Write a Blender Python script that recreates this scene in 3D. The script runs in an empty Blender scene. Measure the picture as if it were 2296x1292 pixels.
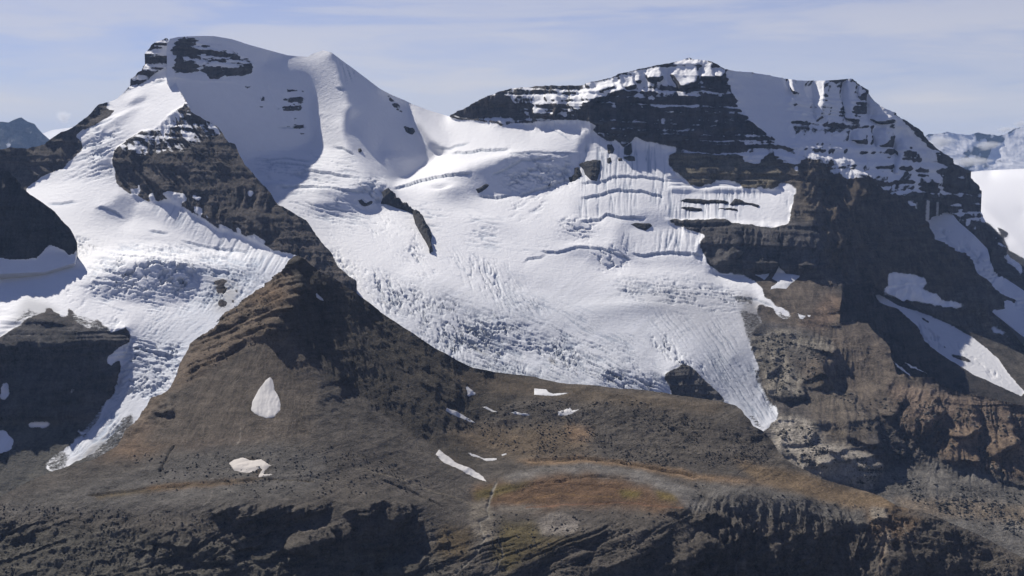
import bpy, math, random, time
import numpy as np
from mathutils import Vector
T0 = time.time()
rng = np.random.default_rng(7)
random.seed(7)
sc = bpy.context.scene
col = sc.collection

# ------------------------------------------------------------------ camera, sky, sun, exposure
FPX, CX, CY, HORIZON = 2990.0, 1148.0, 646.0, 330.0
PITCH = math.atan((CY - HORIZON) / FPX)
cam_d = bpy.data.cameras.new('camera')
cam = bpy.data.objects.new('camera', cam_d); col.objects.link(cam)
cam_d.sensor_width = 36.0; cam_d.lens = FPX * 36.0 / 2296.0
cam_d.clip_start = 1.0; cam_d.clip_end = 200000.0
cam.location = (0, 0, 0); cam.rotation_euler = (math.pi / 2 - PITCH, 0, 0)
sc.camera = cam

SUN_AZ, SUN_EL = math.radians(34), math.radians(40)      # left of straight ahead, above the horizon
S = Vector((-math.sin(SUN_AZ) * math.cos(SUN_EL), math.cos(SUN_AZ) * math.cos(SUN_EL), math.sin(SUN_EL)))
sun_d = bpy.data.lights.new('sun', 'SUN'); sun_d.energy = 5.0; sun_d.angle = math.radians(0.5)
sun_d.color = (1.0, 0.955, 0.89)
sun = bpy.data.objects.new('sun', sun_d); col.objects.link(sun)
sun.rotation_euler = S.to_track_quat('Z', 'Y').to_euler()
sun.location = (0, 0, 3000)

world = bpy.data.worlds.new('World'); sc.world = world; world.use_nodes = True
nt = world.node_tree; nt.nodes.clear()
def N(t, typ, **kw):
    n = t.nodes.new(typ)
    for k, v in kw.items():
        if k == 'ins':
            for a, b in v.items(): n.inputs[a].default_value = b
        else: setattr(n, k, v)
    return n
out = N(nt, 'ShaderNodeOutputWorld'); bg = N(nt, 'ShaderNodeBackground', ins={'Strength': 0.062})
sky = N(nt, 'ShaderNodeTexSky', sky_type='NISHITA', sun_disc=False, sun_elevation=SUN_EL,
        sun_rotation=-SUN_AZ, altitude=2900, air_density=1.0, dust_density=0.6, ozone_density=2.5)
tc = N(nt, 'ShaderNodeTexCoord'); sep = N(nt, 'ShaderNodeSeparateXYZ')
nt.links.new(tc.outputs['Generated'], sep.inputs[0])
def M(t, op, a, b=None, c=None):
    n = t.nodes.new('ShaderNodeMath'); n.operation = op
    for i, v in enumerate((a, b, c)):
        if v is None: continue
        if isinstance(v, (int, float)): n.inputs[i].default_value = v
        else: t.links.new(v, n.inputs[i])
    return n.outputs[0]
def RAMP(t, fac, stops, interp='LINEAR'):
    n = t.nodes.new('ShaderNodeValToRGB'); n.color_ramp.interpolation = interp
    e = n.color_ramp.elements
    while len(e) < len(stops): e.new(0.5)
    for el, (p, c) in zip(e, stops):
        el.position = p; el.color = c if len(c) == 4 else (*c, 1)
    if fac is not None: t.links.new(fac, n.inputs[0])
    return n.outputs[0]
# thin cirrus veil: the lower one looks, the longer the path through it
zc = M(nt, 'MAXIMUM', sep.outputs[2], 0.0)
azi = M(nt, 'ARCTAN2', sep.outputs[0], sep.outputs[1]); ele = M(nt, 'ARCSINE', sep.outputs[2])
cmb = N(nt, 'ShaderNodeCombineXYZ'); nt.links.new(azi, cmb.inputs[0]); nt.links.new(ele, cmb.inputs[1])
def streak(scx, scy, rot, det, rough_, dist, off=0.0):
    mp = N(nt, 'ShaderNodeMapping'); mp.inputs['Scale'].default_value = (scx, scy, 1); mp.inputs['Rotation'].default_value = (0, 0, rot)
    mp.inputs['Location'].default_value = (off, off * .7, 0)
    nt.links.new(cmb.outputs[0], mp.inputs[0])
    n = N(nt, 'ShaderNodeTexNoise', ins={'Scale': 1.0, 'Detail': det, 'Roughness': rough_, 'Distortion': dist})
    nt.links.new(mp.outputs[0], n.inputs['Vector']); return n.outputs[0]
c1 = streak(3.6, 26, -0.12, 7, 0.5, 0.8); c2 = streak(16, 110, -0.08, 6, 0.6, 0.8, 3.0)
cl = M(nt, 'ADD', M(nt, 'MULTIPLY', c1, 0.82), M(nt, 'MULTIPLY', c2, 0.18))
cl = M(nt, 'ADD', cl, M(nt, 'MINIMUM', M(nt, 'MULTIPLY', M(nt, 'SUBTRACT', zc, 0.035), 1.6), 0.10))
dens = RAMP(nt, cl, [(0.34, (0.30,) * 3), (0.50, (0.55,) * 3), (0.66, (1.0,) * 3)], 'EASE')
tau = M(nt, 'DIVIDE', M(nt, 'MULTIPLY', dens, M(nt, 'DIVIDE', 0.32, M(nt, 'ADD', M(nt, 'MULTIPLY', zc, 8.0), 1.0))), M(nt, 'ADD', zc, 0.06))
cm = M(nt, 'SUBTRACT', 1.0, M(nt, 'EXPONENT', M(nt, 'MULTIPLY', tau, -1.0)))
skd = N(nt, 'ShaderNodeMix', data_type='RGBA', blend_type='MULTIPLY'); skd.inputs[0].default_value = 1.0
nt.links.new(sky.outputs[0], skd.inputs[6]); skd.inputs[7].default_value = (0.42, 0.57, 1.0, 1)
mx = N(nt, 'ShaderNodeMix', data_type='RGBA')
nt.links.new(cm, mx.inputs[0]); nt.links.new(skd.outputs[2], mx.inputs[6])
mx.inputs[7].default_value = (8.9, 8.65, 8.75, 1)
nt.links.new(mx.outputs[2], bg.inputs[0]); nt.links.new(bg.outputs[0], out.inputs[0])

sc.view_settings.view_transform = 'Standard'; sc.view_settings.look = 'None'
sc.view_settings.gamma = 1.0; sc.view_settings.use_curve_mapping = False
sc.view_settings.exposure = 0.33
sc.render.engine = 'CYCLES'
sc.cycles.max_bounces = 5; sc.cycles.diffuse_bounces = 2; sc.cycles.glossy_bounces = 1
sc.cycles.volume_bounces = 0; sc.cycles.transparent_max_bounces = 8
sc.cycles.use_denoising = True
sc.cycles.denoiser = 'OPENIMAGEDENOISE'; sc.cycles.denoising_input_passes = 'RGB_ALBEDO_NORMAL'; sc.cycles.denoising_prefilter = 'ACCURATE'
sc.cycles.use_adaptive_sampling = False

# ------------------------------------------------------------------ numeric helpers
STEP = 2.0
X0, X1, Y0, Y1 = -140.0, 2436.0, 64.0, 1388.0
W = int((X1 - X0) / STEP) + 1; H = int((Y1 - Y0) / STEP) + 1
PX, PY = np.meshgrid(X0 + STEP * np.arange(W), Y0 + STEP * np.arange(H))
CS = 4.0                                                    # grid on which relief is integrated
WC = int((X1 - X0) / CS) + 1; HC = int((Y1 - Y0) / CS) + 1
CPX, CPY = np.meshgrid(X0 + CS * np.arange(WC), Y0 + CS * np.arange(HC))
cp_, sp_ = math.cos(PITCH), math.sin(PITCH)
def ray(px, py):
    a = (px - CX) / FPX; b = (CY - py) / FPX
    y = cp_ + b * sp_; z = -sp_ + b * cp_
    return np.stack([a / y, np.ones_like(a), z / y], -1)

def field(px, py, wl, seed, oct=1, gain=0.5, aniso=1.0):
    """smooth value noise in 2D, wavelength wl"""
    r = np.zeros_like(px); amp = 1.0; tot = 0
    for o in range(oct):
        g = np.random.default_rng(seed * 131 + o).random((256, 256)).astype(np.float32)
        u = px / (wl * aniso); v = py / wl
        iu = np.floor(u).astype(int); iv = np.floor(v).astype(int)
        fu = u - iu; fv = v - iv
        fu = fu * fu * (3 - 2 * fu); fv = fv * fv * (3 - 2 * fv)
        i0 = iu & 255; i1 = (iu + 1) & 255; j0 = iv & 255; j1 = (iv + 1) & 255
        r = r + amp * ((g[j0, i0] * (1 - fu) + g[j0, i1] * fu) * (1 - fv) + (g[j1, i0] * (1 - fu) + g[j1, i1] * fu) * fv)
        tot += amp; amp *= gain; wl = wl / 2.03
    return r / tot * 2 - 1

_perm = np.random.default_rng(3).permutation(4096).astype(np.int32)
_val = np.random.default_rng(4).random(4096).astype(np.float32) * 2 - 1
def noise3(P, wl, seed=0):
    q = P / wl + seed * 17.37
    i = np.floor(q).astype(np.int32); f = (q - i).astype(np.float32)
    f = f * f * f * (f * (f * 6 - 15) + 10)
    ix, iy, iz = i[..., 0], i[..., 1], i[..., 2]
    r = 0
    for dx in (0, 1):
        wx = f[..., 0] if dx else 1 - f[..., 0]
        hx = _perm[(ix + dx) & 4095]
        for dy in (0, 1):
            wy = f[..., 1] if dy else 1 - f[..., 1]
            hy = _perm[(hx + iy + dy) & 4095]
            for dz in (0, 1):
                wz = f[..., 2] if dz else 1 - f[..., 2]
                r = r + wx * wy * wz * _val[_perm[(hy + iz + dz) & 4095]]
    return r
def fbm3(P, wl, oct, seed=0, gain=0.5, ridged=False):
    r = 0; a = 1.0; t = 0
    for o in range(oct):
        n = noise3(P, wl, seed + o)
        if ridged: n = 1 - 2 * np.abs(n)
        r = r + a * n; t += a; a *= gain; wl /= 2.07
    return r / t

def rough(poly, amp=2.0, seg=5.0, seed=1):
    """subdivide an outline and shake it; a vertex may carry its own amplitude"""
    r = np.random.default_rng(seed); outp = []
    n = len(poly)
    for i in range(n):
        a = poly[i]; b = poly[(i + 1) % n]
        A = np.array(a[:2], float); B = np.array(b[:2], float)
        am = a[2] if len(a) > 2 else amp
        L = np.hypot(*(B - A)); k = max(1, int(L / seg))
        t = np.arange(k) / k
        p = A + (B - A) * t[:, None]
        if L > 1e-6 and am > 0:
            nn = np.array([-(B - A)[1], (B - A)[0]]) / L
            d = field(p[:, 0] + 3 * seed, p[:, 1], 26, seed, 4, 0.62) * am * np.minimum(1, L / 12)
            p = p + nn * d[:, None]
        outp.append(p)
    return np.concatenate(outp)

def inside(px, py, poly):
    poly = np.asarray([p[:2] for p in poly], float) if not isinstance(poly, np.ndarray) else poly
    res = np.zeros(px.shape, bool)
    x0, y0 = poly.min(0) - 1; x1, y1 = poly.max(0) + 1
    sel = (px >= x0) & (px <= x1) & (py >= y0) & (py <= y1)
    if not sel.any(): return res
    X = px[sel]; Y = py[sel]; r = np.zeros(X.shape, bool)
    n = len(poly)
    for i in range(n):
        ax, ay = poly[i]; bx, by = poly[(i + 1) % n]
        if ay == by: continue
        c = (ay > Y) != (by > Y)
        r ^= c & (X < (bx - ax) * (Y - ay) / (by - ay) + ax)
    res[sel] = r
    return res

def blur(a, s):
    if s <= 0: return a
    k = int(math.ceil(2.5 * s)); w = np.exp(-0.5 * (np.arange(-k, k + 1) / s) ** 2); w /= w.sum()
    for ax in (0, 1):
        pad = [(0, 0)] * a.ndim; pad[ax] = (k, k)
        b = np.pad(a, pad, mode='edge'); n = a.shape[ax]; r = 0
        for i in range(2 * k + 1):
            sl = [slice(None)] * a.ndim; sl[ax] = slice(i, i + n)
            r = r + w[i] * b[tuple(sl)]
        a = r
    return a

def sample(a, px, py, step):
    u = np.clip((px - X0) / step, 0, a.shape[1] - 1.001); v = np.clip((py - Y0) / step, 0, a.shape[0] - 1.001)
    i = u.astype(int); j = v.astype(int); fu = u - i; fv = v - j
    if a.ndim == 3: fu = fu[..., None]; fv = fv[..., None]
    return (a[j, i] * (1 - fu) + a[j, i + 1] * fu) * (1 - fv) + (a[j + 1, i] * (1 - fu) + a[j + 1, i + 1] * fu) * fv

WARPX = field(PX, PY, 34, 11, 5, 0.6); WARPY = field(PX, PY, 34, 12, 5, 0.6)
def wmask(poly, warp=3.0):
    return inside(PX + WARPX * warp, PY + WARPY * warp, poly)

def bbox(poly, pad):
    p = np.asarray([q[:2] for q in poly], float)
    i0 = int(max(0, (p[:, 0].min() - pad - X0) / STEP)); i1 = int(min(W, (p[:, 0].max() + pad - X0) / STEP + 2))
    j0 = int(max(0, (p[:, 1].min() - pad - Y0) / STEP)); j1 = int(min(H, (p[:, 1].max() + pad - Y0) / STEP + 2))
    return slice(j0, max(j1, j0 + 1)), slice(i0, max(i1, i0 + 1))
def paint(arr, poly, val, soft=2.0, warp=3.0):
    """blend a value (or colour) into a map inside an outline; soft in pixels"""
    s = bbox(poly, soft * 3 + warp * 2 + 4)
    if s[0].start >= H or s[1].start >= W: return
    m = inside(PX[s] + WARPX[s] * warp, PY[s] + WARPY[s] * warp, poly).astype(np.float32)
    m = blur(m, soft / STEP)
    if arr.ndim == 3: arr[s] = arr[s] * (1 - m[..., None]) + np.asarray(val, np.float32) * m[..., None]
    else: arr[s] = arr[s] * (1 - m) + val * m

# ------------------------------------------------------------------ relief from slopes: integrate directions of slope to a surface
def solve(mask, az, sl, anchors, iters=(220, 160, 120)):
    """mask, az, sl on the coarse grid; anchors (x, y, distance, weight). Returns ln(distance)."""
    n = np.stack([np.sin(az) * np.sin(sl), -np.cos(az) * np.sin(sl), np.cos(sl)], -1)
    L = None
    for lev, f in enumerate((4, 2, 1)):
        m = mask[::f, ::f]; nn = n[::f, ::f]; r = ray(CPX[::f, ::f], CPY[::f, ::f])
        h, w = m.shape
        def edge(ax):
            a = (slice(None), slice(0, -1)) if ax else (slice(0, -1), slice(None))
            b = (slice(None), slice(1, None)) if ax else (slice(1, None), slice(None))
            nm = (nn[a] + nn[b]) / 2; rm = (r[a] + r[b]) / 2
            nd = np.minimum((nm * rm).sum(-1), -0.045)
            g = -((nm * (r[b] - r[a])).sum(-1)) / nd
            wt = (nd ** 2 + 0.004) * (m[a] & m[b])
            return g, wt
        gx, wx = edge(1); gy, wy = edge(0)
        D = np.zeros((h, w)); B0 = np.zeros((h, w))
        for (x, y, d, wgt) in anchors:
            i = int(round((x - X0) / (CS * f))); j = int(round((y - Y0) / (CS * f)))
            rr_ = 12.0 / (CS * f); k_ = int(math.ceil(rr_))
            for jj_ in range(j - k_, j + k_ + 1):
                for ii_ in range(i - k_, i + k_ + 1):
                    if 0 <= ii_ < w and 0 <= jj_ < h and m[jj_, ii_]:
                        q_ = wgt * math.exp(-2 * ((ii_ - i) ** 2 + (jj_ - j) ** 2) / max(rr_, .7) ** 2) / max(1.0, 1.57 * rr_ * rr_)
                        D[jj_, ii_] += q_; B0[jj_, ii_] += q_ * math.log(d)
        def A(v):
            o = D * v + 1e-7 * v
            e = wx * (v[:, 1:] - v[:, :-1]); o[:, 1:] += e; o[:, :-1] -= e
            e = wy * (v[1:] - v[:-1]); o[1:] += e; o[:-1] -= e
            return o
        b = B0 + 1e-7 * math.log(6000)
        e = wx * gx; b[:, 1:] += e; b[:, :-1] -= e
        e = wy * gy; b[1:] += e; b[:-1] -= e
        if L is None: v = np.full((h, w), math.log(6000.0))
        else:
            v = np.repeat(np.repeat(L, 2, 0), 2, 1)
            v = np.pad(v, ((0, max(0, h - v.shape[0])), (0, max(0, w - v.shape[1]))), mode='edge')[:h, :w]
            v = blur(v, 0.8)
        diag = D + 1e-7
        diag[:, 1:] += wx; diag[:, :-1] += wx; diag[1:] += wy; diag[:-1] += wy
        diag = np.maximum(diag, 1e-6)
        rr = (b - A(v)) * m; zz = rr / diag; p = zz.copy(); rz = (rr * zz).sum()
        for it in range(iters[lev] * (3 if lev == 0 else 1)):
            Ap = A(p) * m; al = rz / max((p * Ap).sum(), 1e-30)
            v += al * p; rr -= al * Ap; zz = rr / diag
            rz2 = (rr * zz).sum(); p = zz + (rz2 / max(rz, 1e-30)) * p; rz = rz2
            if rz < 1e-16: break
        L = v
    return L

class Layer:
    """one body of ground seen as one surface, with its own outline and its own distance"""
    def __init__(s, name, outline, base, regions, anchors, amp=2.0, seed=1, seg=5.0, soft=5.0):
        s.name = name
        s.poly = rough(outline, amp, seg, seed)
        big = inside(CPX, CPY, s.poly)
        m = big.copy()
        for _ in range(1):
            q = m.copy(); q[1:] |= m[:-1]; q[:-1] |= m[1:]; q[:, 1:] |= m[:, :-1]; q[:, :-1] |= m[:, 1:]; m = q
        nx = np.zeros(CPX.shape); ny = np.zeros(CPX.shape)
        a0, s0 = base
        t = math.tan(math.radians(s0)); nx += math.sin(math.radians(a0)) * t; ny += math.cos(math.radians(a0)) * t
        for reg in regions:
            poly, a, sl = reg[:3]; sf = reg[3] if len(reg) > 3 else soft
            mk = blur(inside(CPX, CPY, poly).astype(float), sf / CS)
            t = math.tan(math.radians(sl))
            nx = nx * (1 - mk) + mk * math.sin(math.radians(a)) * t
            ny = ny * (1 - mk) + mk * math.cos(math.radians(a)) * t
        L = solve(m, np.arctan2(nx, ny), np.arctan(np.hypot(nx, ny)), [(a_[0], a_[1], a_[2], a_[3] if len(a_) > 3 else 0.035) for a_ in anchors])
        # fill outward so that sampling near the rim is safe
        fill = L.copy(); known = m.copy()
        for _ in range(7):
            acc = np.zeros_like(fill); cnt = np.zeros_like(fill)
            for dj, di in ((0, 1), (0, -1), (1, 0), (-1, 0)):
                k = np.roll(known, (dj, di), (0, 1)); f = np.roll(fill, (dj, di), (0, 1))
                acc += np.where(k, f, 0); cnt += k
            new = (~known) & (cnt > 0); fill[new] = acc[new] / cnt[new]; known |= new
        s.L = fill
        s.mask = inside(PX, PY, s.poly)
        # rim vertices slide onto the outline
        s.px = PX.copy(); s.py = PY.copy()
        m = s.mask
        inner = m.copy(); inner[1:-1, 1:-1] = m[1:-1, 1:-1] & m[:-2, 1:-1] & m[2:, 1:-1] & m[1:-1, :-2] & m[1:-1, 2:] & m[:-2, :-2] & m[2:, 2:] & m[:-2, 2:] & m[2:, :-2]
        jj, ii = np.nonzero(m & ~inner)
        P = np.stack([PX[jj, ii], PY[jj, ii]], -1)
        A = s.poly; Bq = np.roll(A, -1, 0)
        best = np.full(len(P), 1e9); bp = P.copy()
        for a, b in zip(A, Bq):
            d = b - a; l2 = (d ** 2).sum()
            if l2 < 1e-9: continue
            t = np.clip(((P - a) @ d) / l2, 0, 1)[:, None]; q = a + t * d
            dist = ((P - q) ** 2).sum(1); k = dist < best
            best[k] = dist[k]; bp[k] = q[k]
        k = best < (1.6 * STEP) ** 2
        s.px[jj[k], ii[k]] = bp[k, 0]; s.py[jj[k], ii[k]] = bp[k, 1]
        s.near = m.copy()
        for _ in range(2):
            q = s.near.copy(); q[1:] |= s.near[:-1]; q[:-1] |= s.near[1:]; q[:, 1:] |= s.near[:, :-1]; q[:, :-1] |= s.near[:, 1:]; s.near = q
        Ls = sample(blur(fill, 0.6), s.px, s.py, CS)
        s.P = (np.exp(Ls)[..., None] * ray(s.px, s.py)).astype(np.float64)
        print('layer', name, round(time.time() - T0, 1))
    def normals(s):
        P = s.P
        du = np.zeros_like(P); dv = np.zeros_like(P)
        du[:, 1:-1] = P[:, 2:] - P[:, :-2]; dv[1:-1] = P[2:] - P[:-2]
        n = np.cross(dv, du)
        ln = np.linalg.norm(n, axis=-1, keepdims=True); n = n / np.maximum(ln, 1e-9)
        return n
    def at(s, px, py): return sample(s.P, px, py, STEP)

# ------------------------------------------------------------------ materials
def ground_material(name, drawn=(1.0, 0.22, 0.16), contrast=2.1, rock_rough=0.95, snow_bump=1.0, rock_bump=1.0, scale=1.0):
    m = bpy.data.materials.new(name); m.use_nodes = True; t = m.node_tree; t.nodes.clear()
    o = N(t, 'ShaderNodeOutputMaterial'); b = N(t, 'ShaderNodeBsdfPrincipled')
    t.links.new(b.outputs[0], o.inputs[0])
    geo = N(t, 'ShaderNodeNewGeometry')
    rt = N(t, 'ShaderNodeAttribute', attribute_name='rock_tint'); st = N(t, 'ShaderNodeAttribute', attribute_name='snow_tint')
    cv = N(t, 'ShaderNodeAttribute', attribute_name='cover')
    def noise(sc_, det=5.0, r=0.6, dist=0.0, vec=None):
        n = N(t, 'ShaderNodeTexNoise', ins={'Scale': sc_, 'Detail': det, 'Roughness': r, 'Distortion': dist})
        t.links.new(vec or geo.outputs['Position'], n.inputs['Vector']); return n.outputs[0]
    # thin, gently dipping beds
    mp = N(t, 'ShaderNodeMapping'); mp.inputs['Scale'].default_value = (0.12, 0.12, 1.0); mp.inputs['Rotation'].default_value = (0.05, 0.04, 0)
    t.links.new(geo.outputs['Position'], mp.inputs[0])
    beds = noise(0.07 * scale, 5, 0.65, 0.4, mp.outputs[0])
    blot = noise(0.012 * scale, 7, 0.62)
    mp5 = N(t, 'ShaderNodeMapping'); mp5.inputs['Scale'].default_value = drawn
    t.links.new(geo.outputs['Position'], mp5.inputs[0])
    strk = noise(0.05 * scale, 6, 0.68, 0.6, mp5.outputs[0])
    fine = noise(0.11 * scale, 6, 0.72)
    v = M(t, 'ADD', M(t, 'ADD', M(t, 'MULTIPLY', beds, 0.8), M(t, 'MULTIPLY', strk, 0.9)), M(t, 'MULTIPLY', blot, 1.0))
    grain = noise(0.5 * scale, 3, 0.7)
    v = M(t, 'ADD', v, M(t, 'ADD', M(t, 'MULTIPLY', fine, 1.1), M(t, 'MULTIPLY', grain, 0.5)))
    v = M(t, 'ADD', M(t, 'MULTIPLY', M(t, 'SUBTRACT', v, 2.15), contrast), 1.0)
    v = M(t, 'MAXIMUM', v, 0.35)
    sc3 = N(t, 'ShaderNodeVectorMath', operation='SCALE'); t.links.new(rt.outputs['Color'], sc3.inputs[0]); t.links.new(v, sc3.inputs['Scale'])
    edge = M(t, 'ADD', cv.outputs['Fac'], M(t, 'MULTIPLY', M(t, 'SUBTRACT', noise(0.08 * scale, 6, 0.8), 0.5), 1.1))
    cs = RAMP(t, edge, [(0.42, (0,) * 3), (0.58, (1,) * 3)])
    sg = M(t, 'ADD', M(t, 'MULTIPLY', noise(0.03 * scale, 6, 0.7), 0.10), 0.95)
    sc4 = N(t, 'ShaderNodeVectorMath', operation='SCALE'); t.links.new(st.outputs['Color'], sc4.inputs[0]); t.links.new(sg, sc4.inputs['Scale'])
    mix = N(t, 'ShaderNodeMix', data_type='RGBA'); t.links.new(cs, mix.inputs[0])
    t.links.new(sc3.outputs[0], mix.inputs[6]); t.links.new(sc4.outputs[0], mix.inputs[7])
    t.links.new(mix.outputs[2], b.inputs['Base Color'])
    rg = N(t, 'ShaderNodeMix', data_type='FLOAT'); t.links.new(cs, rg.inputs[0]); rg.inputs[2].default_value = rock_rough; rg.inputs[3].default_value = 0.75
    t.links.new(rg.outputs[0], b.inputs['Roughness'])
    b.inputs['Specular IOR Level'].default_value = 0.12
    hr = M(t, 'ADD', M(t, 'MULTIPLY', fine, 16.0 * rock_bump / scale), M(t, 'ADD', M(t, 'MULTIPLY', beds, 3.0 * rock_bump / scale), M(t, 'MULTIPLY', strk, 10.0 * rock_bump / scale)))
    hs = M(t, 'MULTIPLY', noise(0.05 * scale, 7, 0.68), 3.2 * snow_bump / scale)
    hm = N(t, 'ShaderNodeMix', data_type='FLOAT'); t.links.new(cs, hm.inputs[0]); t.links.new(hr, hm.inputs[2]); t.links.new(hs, hm.inputs[3])
    bp = N(t, 'ShaderNodeBump', ins={'Strength': 1.0, 'Distance': 1.0}); t.links.new(hm.outputs[0], bp.inputs['Height'])
    t.links.new(bp.outputs[0], b.inputs['Normal'])
    return m
MAT = ground_material('rock_and_snow')
MAT_NEAR = ground_material('near_ground', drawn=(1.0, 0.75, 0.8), contrast=1.5, scale=2.2, rock_bump=1.0)

SNOW = np.array([0.845, 0.835, 0.82], np.float32)

def make_mesh(name, P, faces, attrs, mat, smooth=True):
    c = P.mean(0); me = bpy.data.meshes.new(name)
    me.vertices.add(len(P)); me.vertices.foreach_set('co', (P - c).astype(np.float32).ravel())
    me.loops.add(faces.size); me.loops.foreach_set('vertex_index', faces.astype(np.int32).ravel())
    me.polygons.add(len(faces)); me.polygons.foreach_set('loop_start', np.arange(0, faces.size, 4, dtype=np.int32))
    me.polygons.foreach_set('loop_total', np.full(len(faces), 4, np.int32))
    me.update(calc_edges=True)
    for k, v in attrs.items():
        if v.ndim == 1:
            a = me.attributes.new(k, 'FLOAT', 'POINT'); a.data.foreach_set('value', v.astype(np.float32))
        else:
            a = me.attributes.new(k, 'FLOAT_COLOR', 'POINT')
            a.data.foreach_set('color', np.concatenate([v, np.ones((len(v), 1))], 1).astype(np.float32).ravel())
    if smooth: me.shade_smooth()
    me.materials.append(mat)
    o = bpy.data.objects.new(name, me); o.location = Vector(c); col.objects.link(o)
    return o

def tag(o, label, cat, kind=None, group=None):
    o['label'] = label; o['category'] = cat
    if kind: o['kind'] = kind
    if group: o['group'] = group
    return o

def finish_layer(L, cls, defs, maps, mat, skirt=((40, 12), (350, 230), (1500, 1300))):
    """cut the surface into its objects (cls = class of each cell) and close the back of each rim"""
    m = L.mask; P = L.P
    cell = m[:-1, :-1] & m[1:, :-1] & m[:-1, 1:] & m[1:, 1:]
    idx = np.arange(H * W).reshape(H, W)
    rim_faces = []
    def bedge(a, b, c1, c2): pass
    Q = {}
    quads = np.stack([idx[:-1, :-1], idx[1:, :-1], idx[1:, 1:], idx[:-1, 1:]], -1)
    c = cls[:-1, :-1]
    # rim edges (belong to one cell only)
    pad = np.pad(cell, 1)
    rims = []
    J, I = np.nonzero(cell & ~pad[:-2, 1:-1]); rims.append((idx[J, I], idx[J, I + 1], c[J, I], J > 0))
    J, I = np.nonzero(cell & ~pad[2:, 1:-1]); rims.append((idx[J + 1, I + 1], idx[J + 1, I], c[J, I], J < H - 2))
    J, I = np.nonzero(cell & ~pad[1:-1, :-2]); rims.append((idx[J + 1, I], idx[J, I], c[J, I], I > 0))
    J, I = np.nonzero(cell & ~pad[1:-1, 2:]); rims.append((idx[J, I + 1], idx[J + 1, I + 1], c[J, I], I < W - 2))
    ra = np.concatenate([r[0][r[3]] for r in rims]); rb = np.concatenate([r[1][r[3]] for r in rims]); rc = np.concatenate([r[2][r[3]] for r in rims])
    Pf = P.reshape(-1, 3); objs = []
    for k, (nm, label, cat, kind) in defs.items():
        f = quads[cell & (c == k)]
        if len(f) == 0: continue
        extra = []
        sel = rc == k
        verts = [Pf]; base = H * W
        A = ra[sel]; Bv = rb[sel]
        u = np.unique(np.concatenate([A, Bv])); used, inv = np.unique(f, return_inverse=True)
        f2 = inv.reshape(-1, 4); PP = Pf[used]
        at = {kk: (vv.reshape(-1, vv.shape[-1]) if vv.ndim == 3 else vv.ravel())[used] for kk, vv in maps.items()}
        if len(u):
            loc = {int(g): i for i, g in enumerate(used)}
            lu = np.array([loc[int(g)] for g in u]); m2 = {int(g): i for i, g in enumerate(u)}
            la = np.array([m2[int(g)] for g in A]); lb = np.array([m2[int(g)] for g in Bv])
            pts = PP[lu]; nP = [PP, pts]; nf = [f2]; prev = len(PP) + np.arange(len(pts)); off = len(PP) + len(pts); nat = {kk: [vv, vv[lu]] for kk, vv in at.items()}
            for back, down in skirt:
                q = pts * (1 + back / np.linalg.norm(pts, axis=1, keepdims=True)); q[:, 2] -= down
                cur = off + np.arange(len(q)); nP.append(q); off += len(q)
                nf.append(np.stack([prev[lb], prev[la], cur[la], cur[lb]], -1))
                for kk in nat: nat[kk].append(at[kk][lu])
                prev = cur
            PP = np.concatenate(nP); f2 = np.concatenate(nf); at = {kk: np.concatenate(vv) for kk, vv in nat.items()}
        o = make_mesh(nm, PP, f2, at, mat)
        tag(o, label, cat, kind)
        objs.append(o)
    print('built', L.name, [o.name for o in objs], round(time.time() - T0, 1))
    return objs

def displace(L, rib, strat, rug, seed=0, ribwl=110.0, bedwl=38.0, rugwl=260.0, dip=(0.03, 0.02), ribtilt=0.0):
    """rib, strat, rug: amplitude maps in metres: gullied faces, ledges of bedded rock, broken ground"""
    act = L.near & ((rib + strat + rug) > 0.02)
    n = L.normals(); n = np.stack([blur(n[..., i], 3) for i in range(3)], -1)
    n /= np.maximum(np.linalg.norm(n, axis=-1, keepdims=True), 1e-6)
    P = L.P[act]; nn = n[act]
    hz = nn.copy(); hz[:, 2] *= 0.15; hz /= np.maximum(np.linalg.norm(hz, axis=1, keepdims=True), 1e-6)
    steep = np.clip((1 - nn[:, 2]) * 2.2, 0.1, 1)
    warp = noise3(P, 180, seed + 40) * 30
    Q = P.copy(); dm = P[:, 1].mean(); Q[:, 0] = P[:, 0] / P[:, 1] * dm + warp + ribtilt * P[:, 2]; Q[:, 1] = P[:, 1] * 0.15; Q[:, 2] = P[:, 2] * 0.2
    rb = fbm3(Q, ribwl, 5, seed + 1, 0.62, True)
    zz = P[:, 2] + dip[0] * P[:, 0] + dip[1] * P[:, 1] + noise3(P, 240, seed + 20) * 10 + noise3(P, 60, seed + 21) * 3
    Z = np.zeros_like(P); Z[:, 2] = zz; Z[:, 0] = P[:, 0] * 0.02; Z[:, 1] = P[:, 1] * 0.02
    bd = fbm3(Z, bedwl, 4, seed + 5, 0.62)
    bd = np.tanh(bd * 5.0)
    rg = fbm3(P, rugwl, 7, seed + 9, 0.62, True)
    L.P[act] += hz * (rb * 2.2 * rib[act] * steep)[:, None] + hz * (bd * strat[act])[:, None] + nn * (rg * rug[act])[:, None]
    L.beds = np.zeros(PX.shape, np.float32); L.beds[act] = bd
    L.nz = L.normals()[..., 2]

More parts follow.
